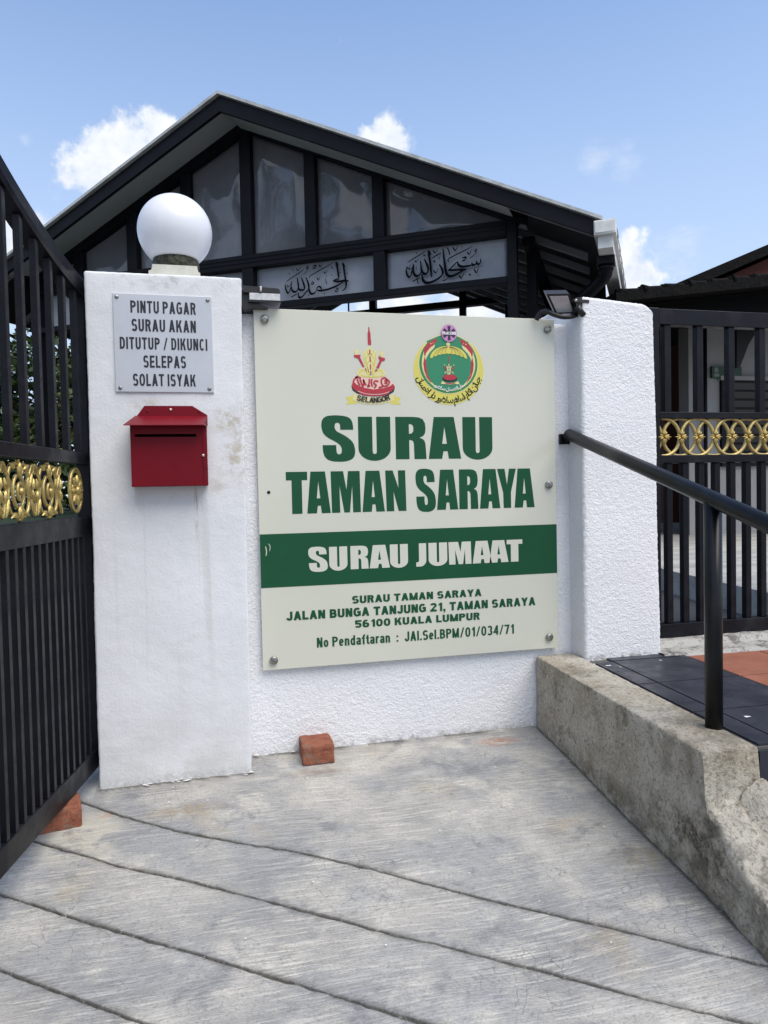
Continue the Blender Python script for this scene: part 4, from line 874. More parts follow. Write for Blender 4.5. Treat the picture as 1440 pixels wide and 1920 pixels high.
GO = (-0.093, 2.40, 1.50)
lamp = thing('globe_lamp', 'white globe lamp on square base on top of the smooth white pillar', 'lamp', GO)
gc = Vector((-0.093, 2.40, 1.684)); gR = 0.1155
pr = [(gR * math.sin(R(t)), -gR * math.cos(R(t))) for t in range(42, 181, 4)]; pr[-1] = (0.0003, gR)
MB().lathe([(0.073, -0.0905)] + pr, gc, n=72).build('globe', GLOBE, lamp, GO)
cl = MB().lathe([(0.066, 0.0), (0.0715, 0.006), (0.0725, 0.022), (0.070, 0.036), (0.066, 0.040)], (-0.093, 2.40, 1.556), n=60)
for v in cl.v: v += (v - Vector((-0.093, 2.40, v.z))).normalized() * noise.noise(v * 90) * 0.002
cl.build('collar', MOSS, lamp, GO)
bb = MB(); bb.prism([(-0.172, 1.50), (-0.018, 1.50), (-0.018, 1.536), (-0.024, 1.540), (-0.027, 1.557), (-0.160, 1.557), (-0.163, 1.540), (-0.172, 1.536)], 2.323, 2.477)
bb.box(-0.174, -0.016, 2.321, 2.479, 1.500, 1.526, bev=0.003); bb.build('base', BASEW, lamp, GO)

# ------------------------------------------------------------------ flood lights
FO = (0.105, 2.33, 1.46)
fl = thing('flood_light', 'small black flood light with pale lens fixed to the smooth left pillar', 'flood light', FO, 0.0, 'flood lights on the pillars')
hs = MB(); hs.prism([(0.112, 1.478), (0.228, 1.478), (0.226, 1.489), (0.222, 1.494), (0.112, 1.499)], 2.305, 2.40); hs.build('housing', LAMPBLK, fl, FO)
MB().box(0.1305, 0.2265, 2.3045, 2.33, 1.4555, 1.477, bev=0.001).build('lens', LENSW, fl, FO)
MB().box(0.128, 0.229, 2.307, 2.40, 1.450, 1.4552).build('frame', LAMPBLK, fl, FO)
bt = MB().prism([(0.1045, 1.49), (0.128, 1.487), (0.130, 1.452), (0.16, 1.447), (0.19, 1.436), (0.135, 1.434), (0.116, 1.426), (0.1045, 1.436)], 2.32, 2.355); bt.build('bracket', LAMPBLK, fl, FO)
MB().tube([(0.166, 2.301, 1.480), (0.166, 2.301, 1.493)], 0.0035, 8).ball((0.166, 2.301, 1.493), 0.0045).build('knob', SCREW, fl, FO)
FR = (1.26, 2.33, 1.46)
fr_ = thing('flood_light', 'tilted black flood light with thick cable fixed to the rough right pillar', 'flood light', FR, 0.0, 'flood lights on the pillars')
q = [Vector(p) for p in ((1.126, 2.26, 1.503), (1.212, 2.26, 1.508), (1.262, 2.31, 1.454), (1.185, 2.31, 1.449))]
nn = (q[1] - q[0]).cross(q[3] - q[0]).normalized(); nn = nn if nn.y < 0 else -nn
def slab(q, n0, n1, inset=0.0, sh=(0, 0)):
    c = sum(q, Vector()) / 4; w_ = [c + (p - c) * (1 - inset) for p in q]
    m = MB(); m.add([p + nn * n1 for p in w_] + [p + nn * n0 for p in w_], [(0, 1, 2, 3), (7, 6, 5, 4), (0, 4, 5, 1), (1, 5, 6, 2), (2, 6, 7, 3), (3, 7, 4, 0)]); return m
slab(q, -0.028, 0.0).build('housing', LAMPBLK, fr_, FR); slab(q, -0.002, 0.0025, 0.2).build('lens', LENS, fr_, FR)
br_ = MB().box(1.232, 1.292, 2.268, 2.274, 1.482, 1.4925).box(1.244, 1.268, 2.272, 2.31, 1.45, 1.50); br_.tube([(1.245, 2.27, 1.468), (1.274, 2.275, 1.44)], 0.011, 10); br_.build('bracket', LAMPBLK, fr_, FR)
MB().ball((1.238, 2.262, 1.487), 0.005).build('knob', SCREW, fr_, FR)
MB().tube(catmull([(1.124, 2.335, 1.432), (1.132, 2.325, 1.452), (1.15, 2.31, 1.458), (1.172, 2.30, 1.446), (1.20, 2.29, 1.436), (1.235, 2.29, 1.438), (1.262, 2.30, 1.448), (1.272, 2.31, 1.458)], 5), 0.0085, 10).build('cable', LAMPBLK, fr_, FR)

# ------------------------------------------------------------------ handrail
HO = (1.203, 1.53, 0.233)
hr = thing('handrail', 'black pipe handrail sloping down from the right pillar over the tiled platform', 'handrail', HO)
a, b = Vector((1.2465, 2.335, 1.030)), Vector((1.203, 1.53, 0.808)); d = (b - a).normalized(); e_ = a + d * 2.0
MB().tube([a, a + d * 0.4, b, e_], 0.0205, 28).build('rail', RAILBLK, hr, HO)
MB().tube([(1.203, 1.53, 0.225), (1.203, 1.53, 0.800)], 0.0212, 26).build('post', RAILBLK, hr, HO)
pe = b + d * 1.13
MB().tube([(pe.x, pe.y, -0.3), (pe.x, pe.y, pe.z - 0.01)], 0.0212, 20).build('post', RAILBLK, hr, HO)
ck = MB().tube([(1.2475, 2.372, 1.021), (1.2475, 2.349, 1.025), a + d * 0.004], [0.013, 0.018, 0.0222], 20)
ck.box(1.222, 1.262, 2.360, 2.374, 0.998, 1.035, bev=0.002); ck.build('wall_bracket', RAILBLK, hr, HO)

# ------------------------------------------------------------------ loose bricks
def brick(loc, rz, label, seed, ln=0.2, hw=0.051):
    b = rough_block(-hw, hw, 0.0, ln, 0.0, 0.066, 0.006, 0.006, 0.0022, 48, 0.003)
    for v in b.v:
        c = noise.noise(v * 30 + Vector((seed, 0, 0)))
        if v.z > 0.05 and v.y < 0.03: v.z -= 0.004 + 0.004 * c
    o = b.build('brick', BRICK); o.location = loc; o.rotation_euler = (R(-4), 0, rz); return tag(o, label, 'brick', 'loose red bricks')
brick((0.306, 2.248, -0.027), R(-1.5), 'red brick lying on the ramp against the white wall below the sign', 3, 0.125)
brick((-0.466, 2.022, -0.046), R(12), 'red brick wedged under the bottom rail of the open left gate', 9, 0.1, 0.1)
CAL_A = [(0.0168,[(-0.32,2.675),(-0.311,2.639),(-0.303,2.589),(-0.296,2.536),(-0.292,2.5),(-0.301,2.47),(-0.33,2.454)]),
(0.0109,[(-0.322,2.678),(-0.306,2.658),(-0.302,2.638)]),
(0.0168,[(-0.377,2.693),(-0.366,2.65),(-0.358,2.596),(-0.353,2.555)]),
(0.0109,[(-0.378,2.693),(-0.363,2.671),(-0.359,2.651)]),
(0.0168,[(-0.269,2.526),(-0.311,2.533),(-0.354,2.532),(-0.405,2.541)]),
(0.0099,[(-0.405,2.541),(-0.378,2.551),(-0.349,2.55)]),
(0.0158,[(-0.311,2.526),(-0.36,2.503),(-0.408,2.488),(-0.457,2.478),(-0.515,2.475),(-0.549,2.483)]),
(0.0129,[(-0.549,2.483),(-0.544,2.502),(-0.524,2.509),(-0.508,2.492),(-0.515,2.477)]),
(0.0158,[(-0.55,2.481),(-0.565,2.464),(-0.589,2.456),(-0.606,2.466),(-0.613,2.489),(-0.615,2.525)]),
(0.0168,[(-0.642,2.596),(-0.626,2.558),(-0.617,2.521),(-0.622,2.495),(-0.643,2.475),(-0.674,2.446),(-0.699,2.437),(-0.711,2.454),(-0.708,2.481)]),
(0.0089,[(-0.394,2.688),(-0.462,2.661),(-0.541,2.629),(-0.605,2.601),(-0.611,2.583)]),
(0.0158,[(-0.682,2.6),(-0.666,2.558),(-0.656,2.521),(-0.66,2.499),(-0.682,2.496),(-0.707,2.508),(-0.712,2.545)]),
(0.0158,[(-0.717,2.6),(-0.713,2.563),(-0.709,2.526),(-0.722,2.496),(-0.747,2.488),(-0.767,2.505),(-0.771,2.533)]),
(0.0138,[(-0.767,2.58),(-0.773,2.542),(-0.787,2.503),(-0.803,2.484),(-0.817,2.502),(-0.826,2.534),(-0.828,2.562)]),
(0.0079,[(-0.77,2.569),(-0.791,2.54),(-0.809,2.537),(-0.808,2.56)]),
(0.0089,[(-0.656,2.66),(-0.713,2.631),(-0.774,2.601),(-0.82,2.577)]),
(0.0099,[(-0.718,2.471),(-0.748,2.458),(-0.778,2.448)]),
(0.0099,[(-0.635,2.671),(-0.623,2.681),(-0.616,2.669),(-0.628,2.662),(-0.631,2.671)]),
(0.0069,[(-0.621,2.663),(-0.634,2.64),(-0.659,2.62)]),
(0.0119,[(-0.579,2.676),(-0.549,2.68),(-0.557,2.662),(-0.579,2.66)]),
(0.0079,[(-0.522,2.685),(-0.508,2.664),(-0.49,2.688)]),
(0.0079,[(-0.482,2.623),(-0.466,2.608),(-0.451,2.633)]),
(0.0089,[(-0.542,2.585),(-0.528,2.561),(-0.51,2.59)]),
(0.0079,[(-0.722,2.677),(-0.705,2.657),(-0.685,2.684)]),
(0.0079,[(-0.76,2.677),(-0.748,2.657)]),
(0.0119,[(-0.791,2.644),(-0.781,2.636)]),
(0.0119,[(-0.415,2.591),(-0.406,2.583)]),
(0.0109,[(-0.284,2.587),(-0.273,2.581)]),
(0.0109,[(-0.482,2.451),(-0.474,2.439)]),
(0.0109,[(-0.622,2.45),(-0.612,2.438)]),
(0.0069,[(-0.464,2.567),(-0.46,2.536),(-0.454,2.517)]),
(0.0129,[(-0.463,2.583),(-0.452,2.582)]),
(0.0089,[(-0.582,2.556),(-0.568,2.534),(-0.587,2.532),(-0.582,2.553)]),
(0.0109,[(-0.341,2.602),(-0.331,2.595)]),
(0.0069,[(-0.333,2.633),(-0.331,2.615)]),
(0.0069,[(-0.411,2.659),(-0.402,2.64),(-0.409,2.637)]),
(0.0079,[(-0.377,2.48),(-0.356,2.467),(-0.38,2.458),(-0.371,2.447),(-0.349,2.456)])]
CAL_B = [(0.0137,[(0.8,2.579),(0.797,2.553),(0.785,2.54),(0.77,2.547),(0.765,2.568)]),
(0.0137,[(0.77,2.547),(0.754,2.54),(0.738,2.538),(0.73,2.559)]),
(0.0158,[(0.736,2.539),(0.693,2.534),(0.656,2.535),(0.631,2.548),(0.618,2.578)]),
(0.0137,[(0.618,2.578),(0.592,2.554),(0.559,2.527),(0.545,2.519)]),
(0.0158,[(0.545,2.519),(0.615,2.515),(0.688,2.512)]),
(0.019,[(0.688,2.512),(0.656,2.503),(0.614,2.483),(0.572,2.472),(0.54,2.484),(0.527,2.522),(0.521,2.567),(0.515,2.622),(0.509,2.69)]),
(0.019,[(0.477,2.572),(0.495,2.543),(0.504,2.511),(0.494,2.485),(0.46,2.461),(0.413,2.444),(0.371,2.444),(0.347,2.465),(0.339,2.497),(0.337,2.516)]),
(0.0095,[(0.497,2.658),(0.459,2.644),(0.419,2.624)]),
(0.0095,[(0.736,2.678),(0.677,2.654),(0.617,2.632),(0.556,2.608),(0.547,2.596),(0.554,2.581)]),
(0.0179,[(0.392,2.688),(0.4,2.635),(0.409,2.567),(0.414,2.48)]),
(0.0116,[(0.391,2.691),(0.404,2.671),(0.412,2.653)]),
(0.0169,[(0.36,2.627),(0.378,2.588),(0.39,2.551),(0.382,2.518),(0.363,2.512),(0.346,2.524),(0.338,2.556)]),
(0.0169,[(0.329,2.617),(0.333,2.575),(0.335,2.534),(0.32,2.509),(0.296,2.502),(0.275,2.523),(0.271,2.55),(0.276,2.595)]),
(0.0148,[(0.272,2.601),(0.264,2.56),(0.251,2.516),(0.236,2.5),(0.22,2.52),(0.213,2.552),(0.216,2.575)]),
(0.0084,[(0.269,2.578),(0.247,2.562),(0.23,2.569)]),
(0.0095,[(0.375,2.684),(0.318,2.659),(0.27,2.637),(0.224,2.613)]),
(0.0105,[(0.322,2.488),(0.291,2.475),(0.259,2.463)]),
(0.0232,[(0.433,2.602),(0.447,2.593)]),
(0.0232,[(0.708,2.471),(0.722,2.463)]),
(0.0084,[(0.43,2.686),(0.45,2.663),(0.47,2.695)]),
(0.0084,[(0.542,2.693),(0.557,2.662),(0.561,2.63)]),
(0.0095,[(0.586,2.69),(0.608,2.662),(0.627,2.693)]),
(0.0074,[(0.655,2.69),(0.661,2.667)]),
(0.0084,[(0.699,2.64),(0.715,2.618),(0.731,2.65)]),
(0.0084,[(0.756,2.644),(0.767,2.65),(0.769,2.634),(0.758,2.635),(0.756,2.644)]),
(0.0074,[(0.772,2.629),(0.749,2.607),(0.719,2.587)]),
(0.0137,[(0.657,2.598),(0.689,2.598),(0.678,2.58),(0.657,2.575)]),
(0.0074,[(0.286,2.624),(0.298,2.607),(0.313,2.63)]),
(0.0084,[(0.219,2.584),(0.233,2.564),(0.252,2.596)]),
(0.0095,[(0.434,2.532),(0.452,2.507),(0.471,2.541)]),
(0.0074,[(0.297,2.579),(0.299,2.547)]),
(0.0074,[(0.478,2.631),(0.484,2.603)]),
(0.0095,[(0.632,2.474),(0.65,2.445),(0.671,2.478)]),
(0.0095,[(0.749,2.505),(0.767,2.474),(0.785,2.51)]),
(0.0074,[(0.305,2.483),(0.307,2.446),(0.316,2.444)]),
(0.0074,[(0.381,2.497),(0.383,2.474)]),
(0.0084,[(0.351,2.644),(0.361,2.654),(0.372,2.642)]),
(0.0084,[(0.505,2.474),(0.526,2.464)]),
(0.0095,[(0.503,2.443),(0.525,2.444),(0.547,2.459)]),
(0.0084,[(0.297,2.689),(0.304,2.667)])]

# ------------------------------------------------------------------ left gate, standing open towards the camera
GL = (-0.365, 2.28, 0.0); GRZ = math.atan2(-0.985, -0.173)
lg = thing('swing_gate', 'open black steel gate leaf with curved top and gold scroll band beside the smooth pillar', 'gate', GL, GRZ)
def topz(u):
    s = u + 0.043; q = min(s, 0.6)
    return 1.50 + 0.10 * q + 0.27 * q * q + 0.42 * max(0, s - 0.6)
GEND = 1.55
def rail(name, u0, u1, z0, z1, y0=-0.04, y1=0.0): MB().box(u0, u1, y0, y1, z0, z1, bev=0.0025).build(name, BLACK, lg)
rail('rail', -0.03, GEND, 0.020, 0.082); rail('rail', -0.028, GEND, 0.729, 0.788); rail('rail', -0.028, GEND, 0.942, 0.977)
rail('stile', -0.072, -0.030, 0.020, 1.46); rail('stile', GEND, GEND + 0.05, 0.020, topz(GEND) - 0.03)
tr = MB(); us = [-0.072 + (GEND + 0.122) * i / 40 for i in range(41)]
sec = [(-0.045, -0.060), (0.004, -0.060), (0.008, -0.045), (0.008, -0.012), (0.0, -0.002), (-0.037, -0.002), (-0.045, -0.012)]
vs = [(u, y, topz(u) + z) for u in us for y, z in sec]; n = len(sec)
tr.add(vs, [(i * n + k, i * n + (k + 1) % n, (i + 1) * n + (k + 1) % n, (i + 1) * n + k) for i in range(40) for k in range(n)])
tr.add(vs[:n], [list(range(n))]); tr.add(vs[-n:], [list(range(n))[::-1]]); tr.build('top_rail', BLACK, lg)
low = None
for k in range(0, 34):
    u = 0.0640 + 0.0443 * (k - 1)
    if u > GEND - 0.03: break
    if low is None: low = MB().box(0, 0.0165, -0.0175, -0.0025, 0.082, 0.729, bev=0.0012).build('bar', BLACK, lg); low.location.x = u
    else:
        c = low.copy(); COL.objects.link(c); c.parent = lg; c.location.x = u
    if k % 2 == 0: MB().box(u - 0.001, u + 0.0175, -0.0185, -0.0015, 0.977, topz(u) - 0.058, bev=0.0012).build('bar', BLACK, lg)
def leaf_blob(mb, c, d, ln, wd, th, y):
    c, d = Vector(c), Vector(d).normalized(); nx_ = Vector((-d.y, d.x)); pts = []
    for t, w_ in ((0, .12), (.2, .7), (.45, 1), (.7, .7), (.9, .3), (1, .02)): pts.append((t, w_))
    vs = []
    for t, w_ in pts:
        p = c + d * ln * t
        for a, h in ((-1, 0.15), (-.5, .8), (0, 1.0), (.5, .8), (1, .15)): vs.append((p.x + nx_.x * a * wd * w_, y - th * h * (0.3 + w_ * .7) if False else y + th * h * (0.3 + w_ * .7), p.y + nx_.y * a * wd * w_))
    fs = [(i * 5 + k, i * 5 + k + 1, (i + 1) * 5 + k + 1, (i + 1) * 5 + k) for i in range(5) for k in range(4)]
    mb.add(vs, fs, True); o = [(x, y - 0.001, z) for x, yy, z in vs]; mb.add(o, [f[::-1] for f in fs], True)
def scroll_unit(parent, u0, w_):
    z0, h = 0.798, 0.134; zc = z0 + h / 2
    m = MB(); P = lambda x, z, y=-0.012: (u0 + x * w_, y, z0 + z * h)
    m.tube(catmull([P(.5 + .17 * math.cos(t * math.pi / 6), .48 + .30 * math.sin(t * math.pi / 6)) for t in range(12)], 3, True), 0.0045, 8, closed=True, upv=(0, 1, 0))
    m.tube(catmull([P(.5 + .085 * math.cos(t * math.pi / 4), .48 + .15 * math.sin(t * math.pi / 4), -0.008) for t in range(8)], 3, True), 0.0042, 8, closed=True, upv=(0, 1, 0))
    m.ball(P(.5, .48, -0.006), 0.010, 10, 7)
    for s in (-1, 1):
        m.tube(catmull([P(.5 + s * .03, .02), P(.5 + s * .22, .06), P(.5 + s * .33, .30), P(.5 + s * .29, .62), P(.5 + s * .40, .90), P(.5 + s * .47, .98), P(.5 + s * .50, .86), P(.5 + s * .45, .80)], 5), [0.0046] * 22 + [0.0044 - 0.00018 * i for i in range(14)], 8, upv=(0, 1, 0))
        m.tube(catmull([P(.5 + s * .04, .97), P(.5 + s * .20, .96), P(.5 + s * .30, .80), P(.5 + s * .38, .45), P(.5 + s * .44, .16), P(.5 + s * .50, .03), P(.5 + s * .52, .12), P(.5 + s * .47, .2)], 5), [0.0046] * 22 + [0.0044 - 0.00018 * i for i in range(14)], 8, upv=(0, 1, 0))
        for c, d, l in (((.5 + s * .30, .55), (s * .5, 1), .04), ((.5 + s * .34, .34), (s * .4, -1), .045), ((.5 + s * .14, .88), (s, .5), .03), ((.5 + s * .12, .10), (s, -.4), .03), ((.5 + s * .42, .5), (s * .2, 1), .03), ((.5 + s * .42, .5), (s * .2, -1), .03)):
            p = P(*c); leaf_blob(m, (p[0], p[2]), d, l, 0.0062, 0.008, -0.010)
    for c, d in (((.5, .80), (0, 1)), ((.5, .16), (0, -1)), ((.5, .74), (.5, 1)), ((.5, .74), (-.5, 1)), ((.5, .22), (.5, -1)), ((.5, .22), (-.5, -1))):
        p = P(*c); leaf_blob(m, (p[0], p[2]), d, 0.028, 0.0068, 0.009, -0.009)
    for q in ((.5, 1.03), (.5, -.03)): m.ball(P(*q), 0.006, 8, 6)
    return m.build('ornament', GOLD, parent)
for k in range(8): scroll_unit(lg, 0.165 + 0.173 * k, 0.173)
m = MB()
for r_ in (1.0, 0.55):
    m.tube(catmull([(0.055 + 0.045 * r_ * math.cos(t * math.pi / 6), -0.012, 0.865 + 0.063 * r_ * math.sin(t * math.pi / 6)) for t in range(12)], 3, True), 0.0055, 8, closed=True, upv=(0, 1, 0))
m.ball((0.055, -0.008, 0.865), 0.013, 10, 7)
for a in range(0, 360, 45): leaf_blob(m, (0.055 + 0.012 * math.cos(R(a)), 0.865 + 0.012 * math.sin(R(a))), (math.cos(R(a)), math.sin(R(a))), 0.032, 0.009, 0.010, -0.009)
m.build('ornament', GOLD, lg)
MB().tube([(-0.082, -0.02, 0.22), (-0.082, -0.02, 0.32)], 0.012, 12).build('hinge', BLACK, lg); MB().tube([(-0.082, -0.02, 1.20), (-0.082, -0.02, 1.30)], 0.012, 12).build('hinge', BLACK, lg)

# ------------------------------------------------------------------ right gate behind the platform
GRO = (1.62, 2.40, 0.262); GY0, GY1 = 2.385, 2.425
rg = thing('sliding_gate', 'closed black steel gate with band of interlaced gold rings behind the tiled platform', 'gate', GRO)
def rpart(name, x0, x1, z0, z1, y0=GY0, y1=GY1): return MB().box(x0, x1, y0, y1, z0, z1, bev=0.002).build(name, BLACK, rg, GRO)
RX1 = 3.05
rpart('rail', 1.648, RX1, 0.262, 0.312); rpart('rail', 1.648, RX1, 0.926, 0.956); rpart('rail', 1.648, RX1, 1.094, 1.119); rpart('rail', 1.648, RX1, 1.447, 1.506)
rpart('stile', 1.604, 1.648, 0.262, 1.508); rpart('stile', RX1, RX1 + 0.045, 0.262, 1.508)
bl = rpart('bar', 1.681, 1.706, 0.312, 0.926, GY0 + 0.008, GY1 - 0.006); bu = rpart('bar', 1.674, 1.702, 1.119, 1.447, GY0 + 0.006, GY1 - 0.006)
for k in range(1, 19):
    c = bl.copy(); COL.objects.link(c); c.parent = rg; c.location.x = 0.0702 * k
    if k < 10:
        c = bu.copy(); COL.objects.link(c); c.parent = rg; c.location.x = 0.1405 * k
def ring(cx, y, clip=None):
    m = MB(); pts = [(cx + 0.0715 * math.cos(2 * math.pi * t / 48), y, 1.0245 + 0.0715 * math.sin(2 * math.pi * t / 48)) for t in range(48)]
    if clip:
        k0 = next(i for i in range(48) if pts[i][0] > clip and pts[i - 1][0] <= clip); run = []
        for i in range(48):
            p = pts[(k0 + i) % 48]
            if p[0] <= clip: break
            run.append(p)
        m.tube(run, 0.0068, 8, upv=(0, 1, 0), flat=1.0)
    else: m.tube(pts, 0.0068, 8, closed=True, upv=(0, 1, 0))
    return m.build('ring', GOLD2, rg, GRO)
def flower(cx):
    m = MB(); y = GY0 + 0.002
    for a in range(0, 360, 45): leaf_blob(m, (cx + 0.004 * math.cos(R(a + 22)), 1.0245 + 0.004 * math.sin(R(a + 22))), (math.cos(R(a + 22)), math.sin(R(a + 22))), 0.019, 0.0046, -0.006, y)
    for a in (0, 180): leaf_blob(m, (cx, 1.0245), (math.cos(R(a)), math.sin(R(a))), 0.030, 0.0035, -0.005, y)
    for a in (90, 270): leaf_blob(m, (cx, 1.0245), (math.cos(R(a)), math.sin(R(a))), 0.030, 0.0085, -0.007, y)
    m.ball((cx, y - 0.005, 1.0245), 0.0062, 10, 7); return m.build('flower', GOLD, rg, GRO)
ring(1.6685, GY0 + 0.012, 1.650); ring(1.6685 - 0.0746, GY0 + 0.018, 1.650); f0 = flower(1.6685); ra = ring(1.7431, GY0 + 0.018)
c = f0.copy(); COL.objects.link(c); c.parent = rg; c.location.x = 0.0746
for k in range(1, 17):
    c = ra.copy(); COL.objects.link(c); c.parent = rg; c.location = (0.0746 * k, -0.006 if k % 2 else 0, 0)
    c = f0.copy(); COL.objects.link(c); c.parent = rg; c.location.x = 0.0746 * (k + 1)

# ------------------------------------------------------------------ pavilion with smoky gable sheets
PA = (1.332, 5.54, 0.0)
pv = thing('pavilion', 'black framed pavilion with grey gable sheets and Arabic calligraphy behind the sign', 'pavilion', PA, math.atan2(-0.52, 0.854))
AP, SL = -1.15, 0.470
def raf(u): return 3.842 - SL * abs(u - AP)
def pbox(name, u0, u1, z0, z1, y0, y1, m=STEEL, bev=0.004): return MB().box(u0, u1, y0, y1, z0, z1, bev=bev).build(name, m, pv)
UL, URt = -3.38, 1.08
for u0, u1 in ((-2.915, -2.82), (-2.335, -2.235), (-1.775, -1.683), (-1.200, -1.100), (-0.620, -0.525), (-0.044, 0.052)):
    pbox('post', u0, u1, 2.825, raf((u0 + u1) / 2) + 0.02, -0.03, 0.07)
for u0, u1 in ((-2.335, -2.235), (-1.200, -1.100), (-0.044, 0.052)): pbox('post', u0, u1, 2.412, 2.716, -0.03, 0.07)
pbox('post', 1.003, 1.077, 0.2, raf(1.04) + 0.03, -0.03, 0.07); pbox('post', 1.10, 1.175, 0.2, raf(1.14) - 0.05, 0.40, 0.48); pbox('post', -3.38, -3.30, 0.5, raf(-3.34) + 0.02, -0.03, 0.07)
pbox('beam', -3.30, 1.003, 2.716, 2.825, -0.034, 0.072); pbox('beam', -3.30, 1.003, 2.362, 2.412, -0.034, 0.072)
for z in (2.757, 2.79): pbox('trim', -3.30, 1.003, z, z + 0.006, -0.040, -0.034, bev=0.0)
for s in (-1, 1):
    e = AP + s * 2.30; m = MB(); m.prism([(AP, raf(AP) + 0.12), (AP, raf(AP)), (e, raf(e)), (e, raf(e) + 0.105)], -0.035, 0.07); m.build('gable_rafter', STEEL, pv)
    e = AP - 0.02 + s * 2.86; tz = lambda u: 3.972 - 0.474 * abs(u - AP + 0.02); a0 = AP - 0.02
    MB().prism([(a0, tz(a0) - 0.02), (a0, tz(a0) - 0.135), (e, tz(e) - 0.120), (e, tz(e) - 0.02)], -0.375, -0.345).build('rake_board', STEEL, pv)
    MB().prism([(a0, tz(a0) + 0.012), (a0, tz(a0) - 0.012), (e, tz(e) - 0.012), (e, tz(e) + 0.012)], -0.405, -0.335).build('flashing', FLASH, pv)
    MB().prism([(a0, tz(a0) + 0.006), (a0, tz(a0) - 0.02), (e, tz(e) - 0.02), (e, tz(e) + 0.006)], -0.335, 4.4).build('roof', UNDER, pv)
    c1 = AP + s * 2.2
    q = [(a0, -0.345, tz(a0) - 0.128), (c1, -0.345, tz(c1) - 0.116), (c1, -0.036, raf(c1) + (0.03 if s > 0 else 0.078)), (a0, -0.036, raf(a0) + (0.03 if s > 0 else 0.078))]
    MB().add(q + [(x, y, z + 0.012) for x, y, z in q], [(0, 1, 2, 3), (7, 6, 5, 4), (0, 4, 5, 1), (1, 5, 6, 2), (2, 6, 7, 3), (3, 7, 4, 0)]).build('soffit', SOFFIT, pv)
    for k in range(11):
        y = 0.33 + 0.38 * k; u0_, u1_ = AP + s * 0.05, AP + s * 2.72
        MB().prism([(u0_, raf(u0_) + 0.06), (u0_, raf(u0_) + 0.01), (u1_, raf(u1_) + 0.01), (u1_, raf(u1_) + 0.06)], y, y + 0.05).build('rafter', RAFTER, pv)
    MB().prism([(c1 - s * 0.0, raf(c1) + 0.06), (c1, raf(c1) + 0.0), (AP + s * 2.80, raf(AP + s * 2.80) + 0.0), (AP + s * 2.80, raf(AP + s * 2.80) + 0.06)], -0.33, -0.28).build('rafter', RAFTER, pv)
pbox('ridge_beam', -1.19, -1.11, 3.74, 3.86, 0.07, 4.3)
pbox('tie_beam', 1.09, 1.185, 2.69, 2.76, 0.2, 4.3)
def sheet(name, m, u0, u1, z0, zt, y, seed, amp):
    n1, n2 = 26, 26; vs = []
    for i in range(n1 + 1):
        u = u0 + (u1 - u0) * i / n1
        for j in range(n2 + 1):
            t = j / n2; z = z0 + (zt(u) - z0) * t
            ed = min(1, 5 * min(i, n1 - i) / n1) * min(1, 5 * min(j, n2 - j) / n2)
            h = (noise.noise(Vector((u * 1.5, z * 1.3, seed))) + 0.45 * noise.noise(Vector((u * 3.6, z * 2.6, seed + 9)))) * amp * (0.35 + 0.65 * ed)
            vs.append((u, y + h, z))
    o = MB().add(vs, [(i * (n2 + 1) + j, (i + 1) * (n2 + 1) + j, (i + 1) * (n2 + 1) + j + 1, i * (n2 + 1) + j + 1) for i in range(n1) for j in range(n2)], True).build(name, m, pv)
    md = o.modifiers.new('thickness', 'SOLIDIFY'); md.thickness = 0.004; return o
zr = lambda u: raf(u) + 0.004
edges = [-3.30, -2.915, -2.82, -2.335, -2.235, -1.775, -1.683, -1.200, -1.100, -0.620, -0.525, -0.044, 0.052, 1.003]
for i in range(0, 14, 2): sheet('gable_sheet', SHEET, edges[i], edges[i + 1], 2.82, zr, 0.035, i * 3.1 + 1, 0.05)
for i, (u0, u1) in enumerate(((-3.30, -2.335), (-2.235, -1.200), (-1.100, -0.044), (0.052, 1.003))):
    s = sheet('text_sheet', SHEET2, u0, u1, 2.41, lambda u: 2.718, 0.045, 40 + i * 5, 0.012)
    if i == 0: continue
    m = MB(); cal = (CAL_A, CAL_A, CAL_B)[i - 1]; du = -1.10 if i == 1 else 0.0
    for k, (wd, pts) in enumerate(cal): ribbon(m, [(p[0] + du, p[1]) for p in pts], wd * 1.2, 0.020 - 0.0004 * k, nib=R(55))
    m.build('calligraphy', INK, s)
for u0, u1, z0, z1 in ((-1.27, -1.18, 2.4, 3.6), (-0.08, 0.0, 2.4, 3.4), (0.49, 0.56, 2.4, 3.2), (-2.4, -2.3, 2.4, 3.3)): pbox('rear_post', u0, u1, z0, z1, 3.46, 3.54)
pbox('rear_beam', -3.3, 1.06, 3.11, 3.19, 3.45, 3.55); pbox('rear_beam', -3.3, 1.06, 2.86, 2.90, 3.46, 3.54)
pbox('tension_rod', -1.02, -1.005, 2.4, 3.3, 2.0, 2.015, bev=0.0)
for y0, y1 in ((3.46, 3.54),): pbox('post', 1.003, 1.077, 0.2, 2.82, y0, y1); pbox('post', -3.38, -3.30, 0.5, 2.80, y0, y1)
GTF = Matrix.Translation((1.70, -0.42, 0)) @ Matrix.Rotation(R(-3.0), 4, 'Z') @ Matrix.Translation((-1.70, 0.42, 0))
gt = MB(); gt.box(1.632, 1.772, -0.42, 4.3, 2.505, 2.600, GTF, bev=0.004); gt.box(1.655, 1.750, -0.38, 4.3, 2.425, 2.505, GTF)
gut = gt.build('gutter', GUTTER, pv)
sl_ = MB()
for k in range(14):
    for z in (2.525, 2.565): sl_.box(1.7715, 1.7740, -0.26 + 0.32 * k, -0.10 + 0.32 * k, z, z + 0.018, GTF)
sl_.build('slot', UNDER, gut)
MB().box(1.64, 1.768, -0.425, -0.418, 2.515, 2.59, bev=0.003).build('end_cap', GUTTER, gut)
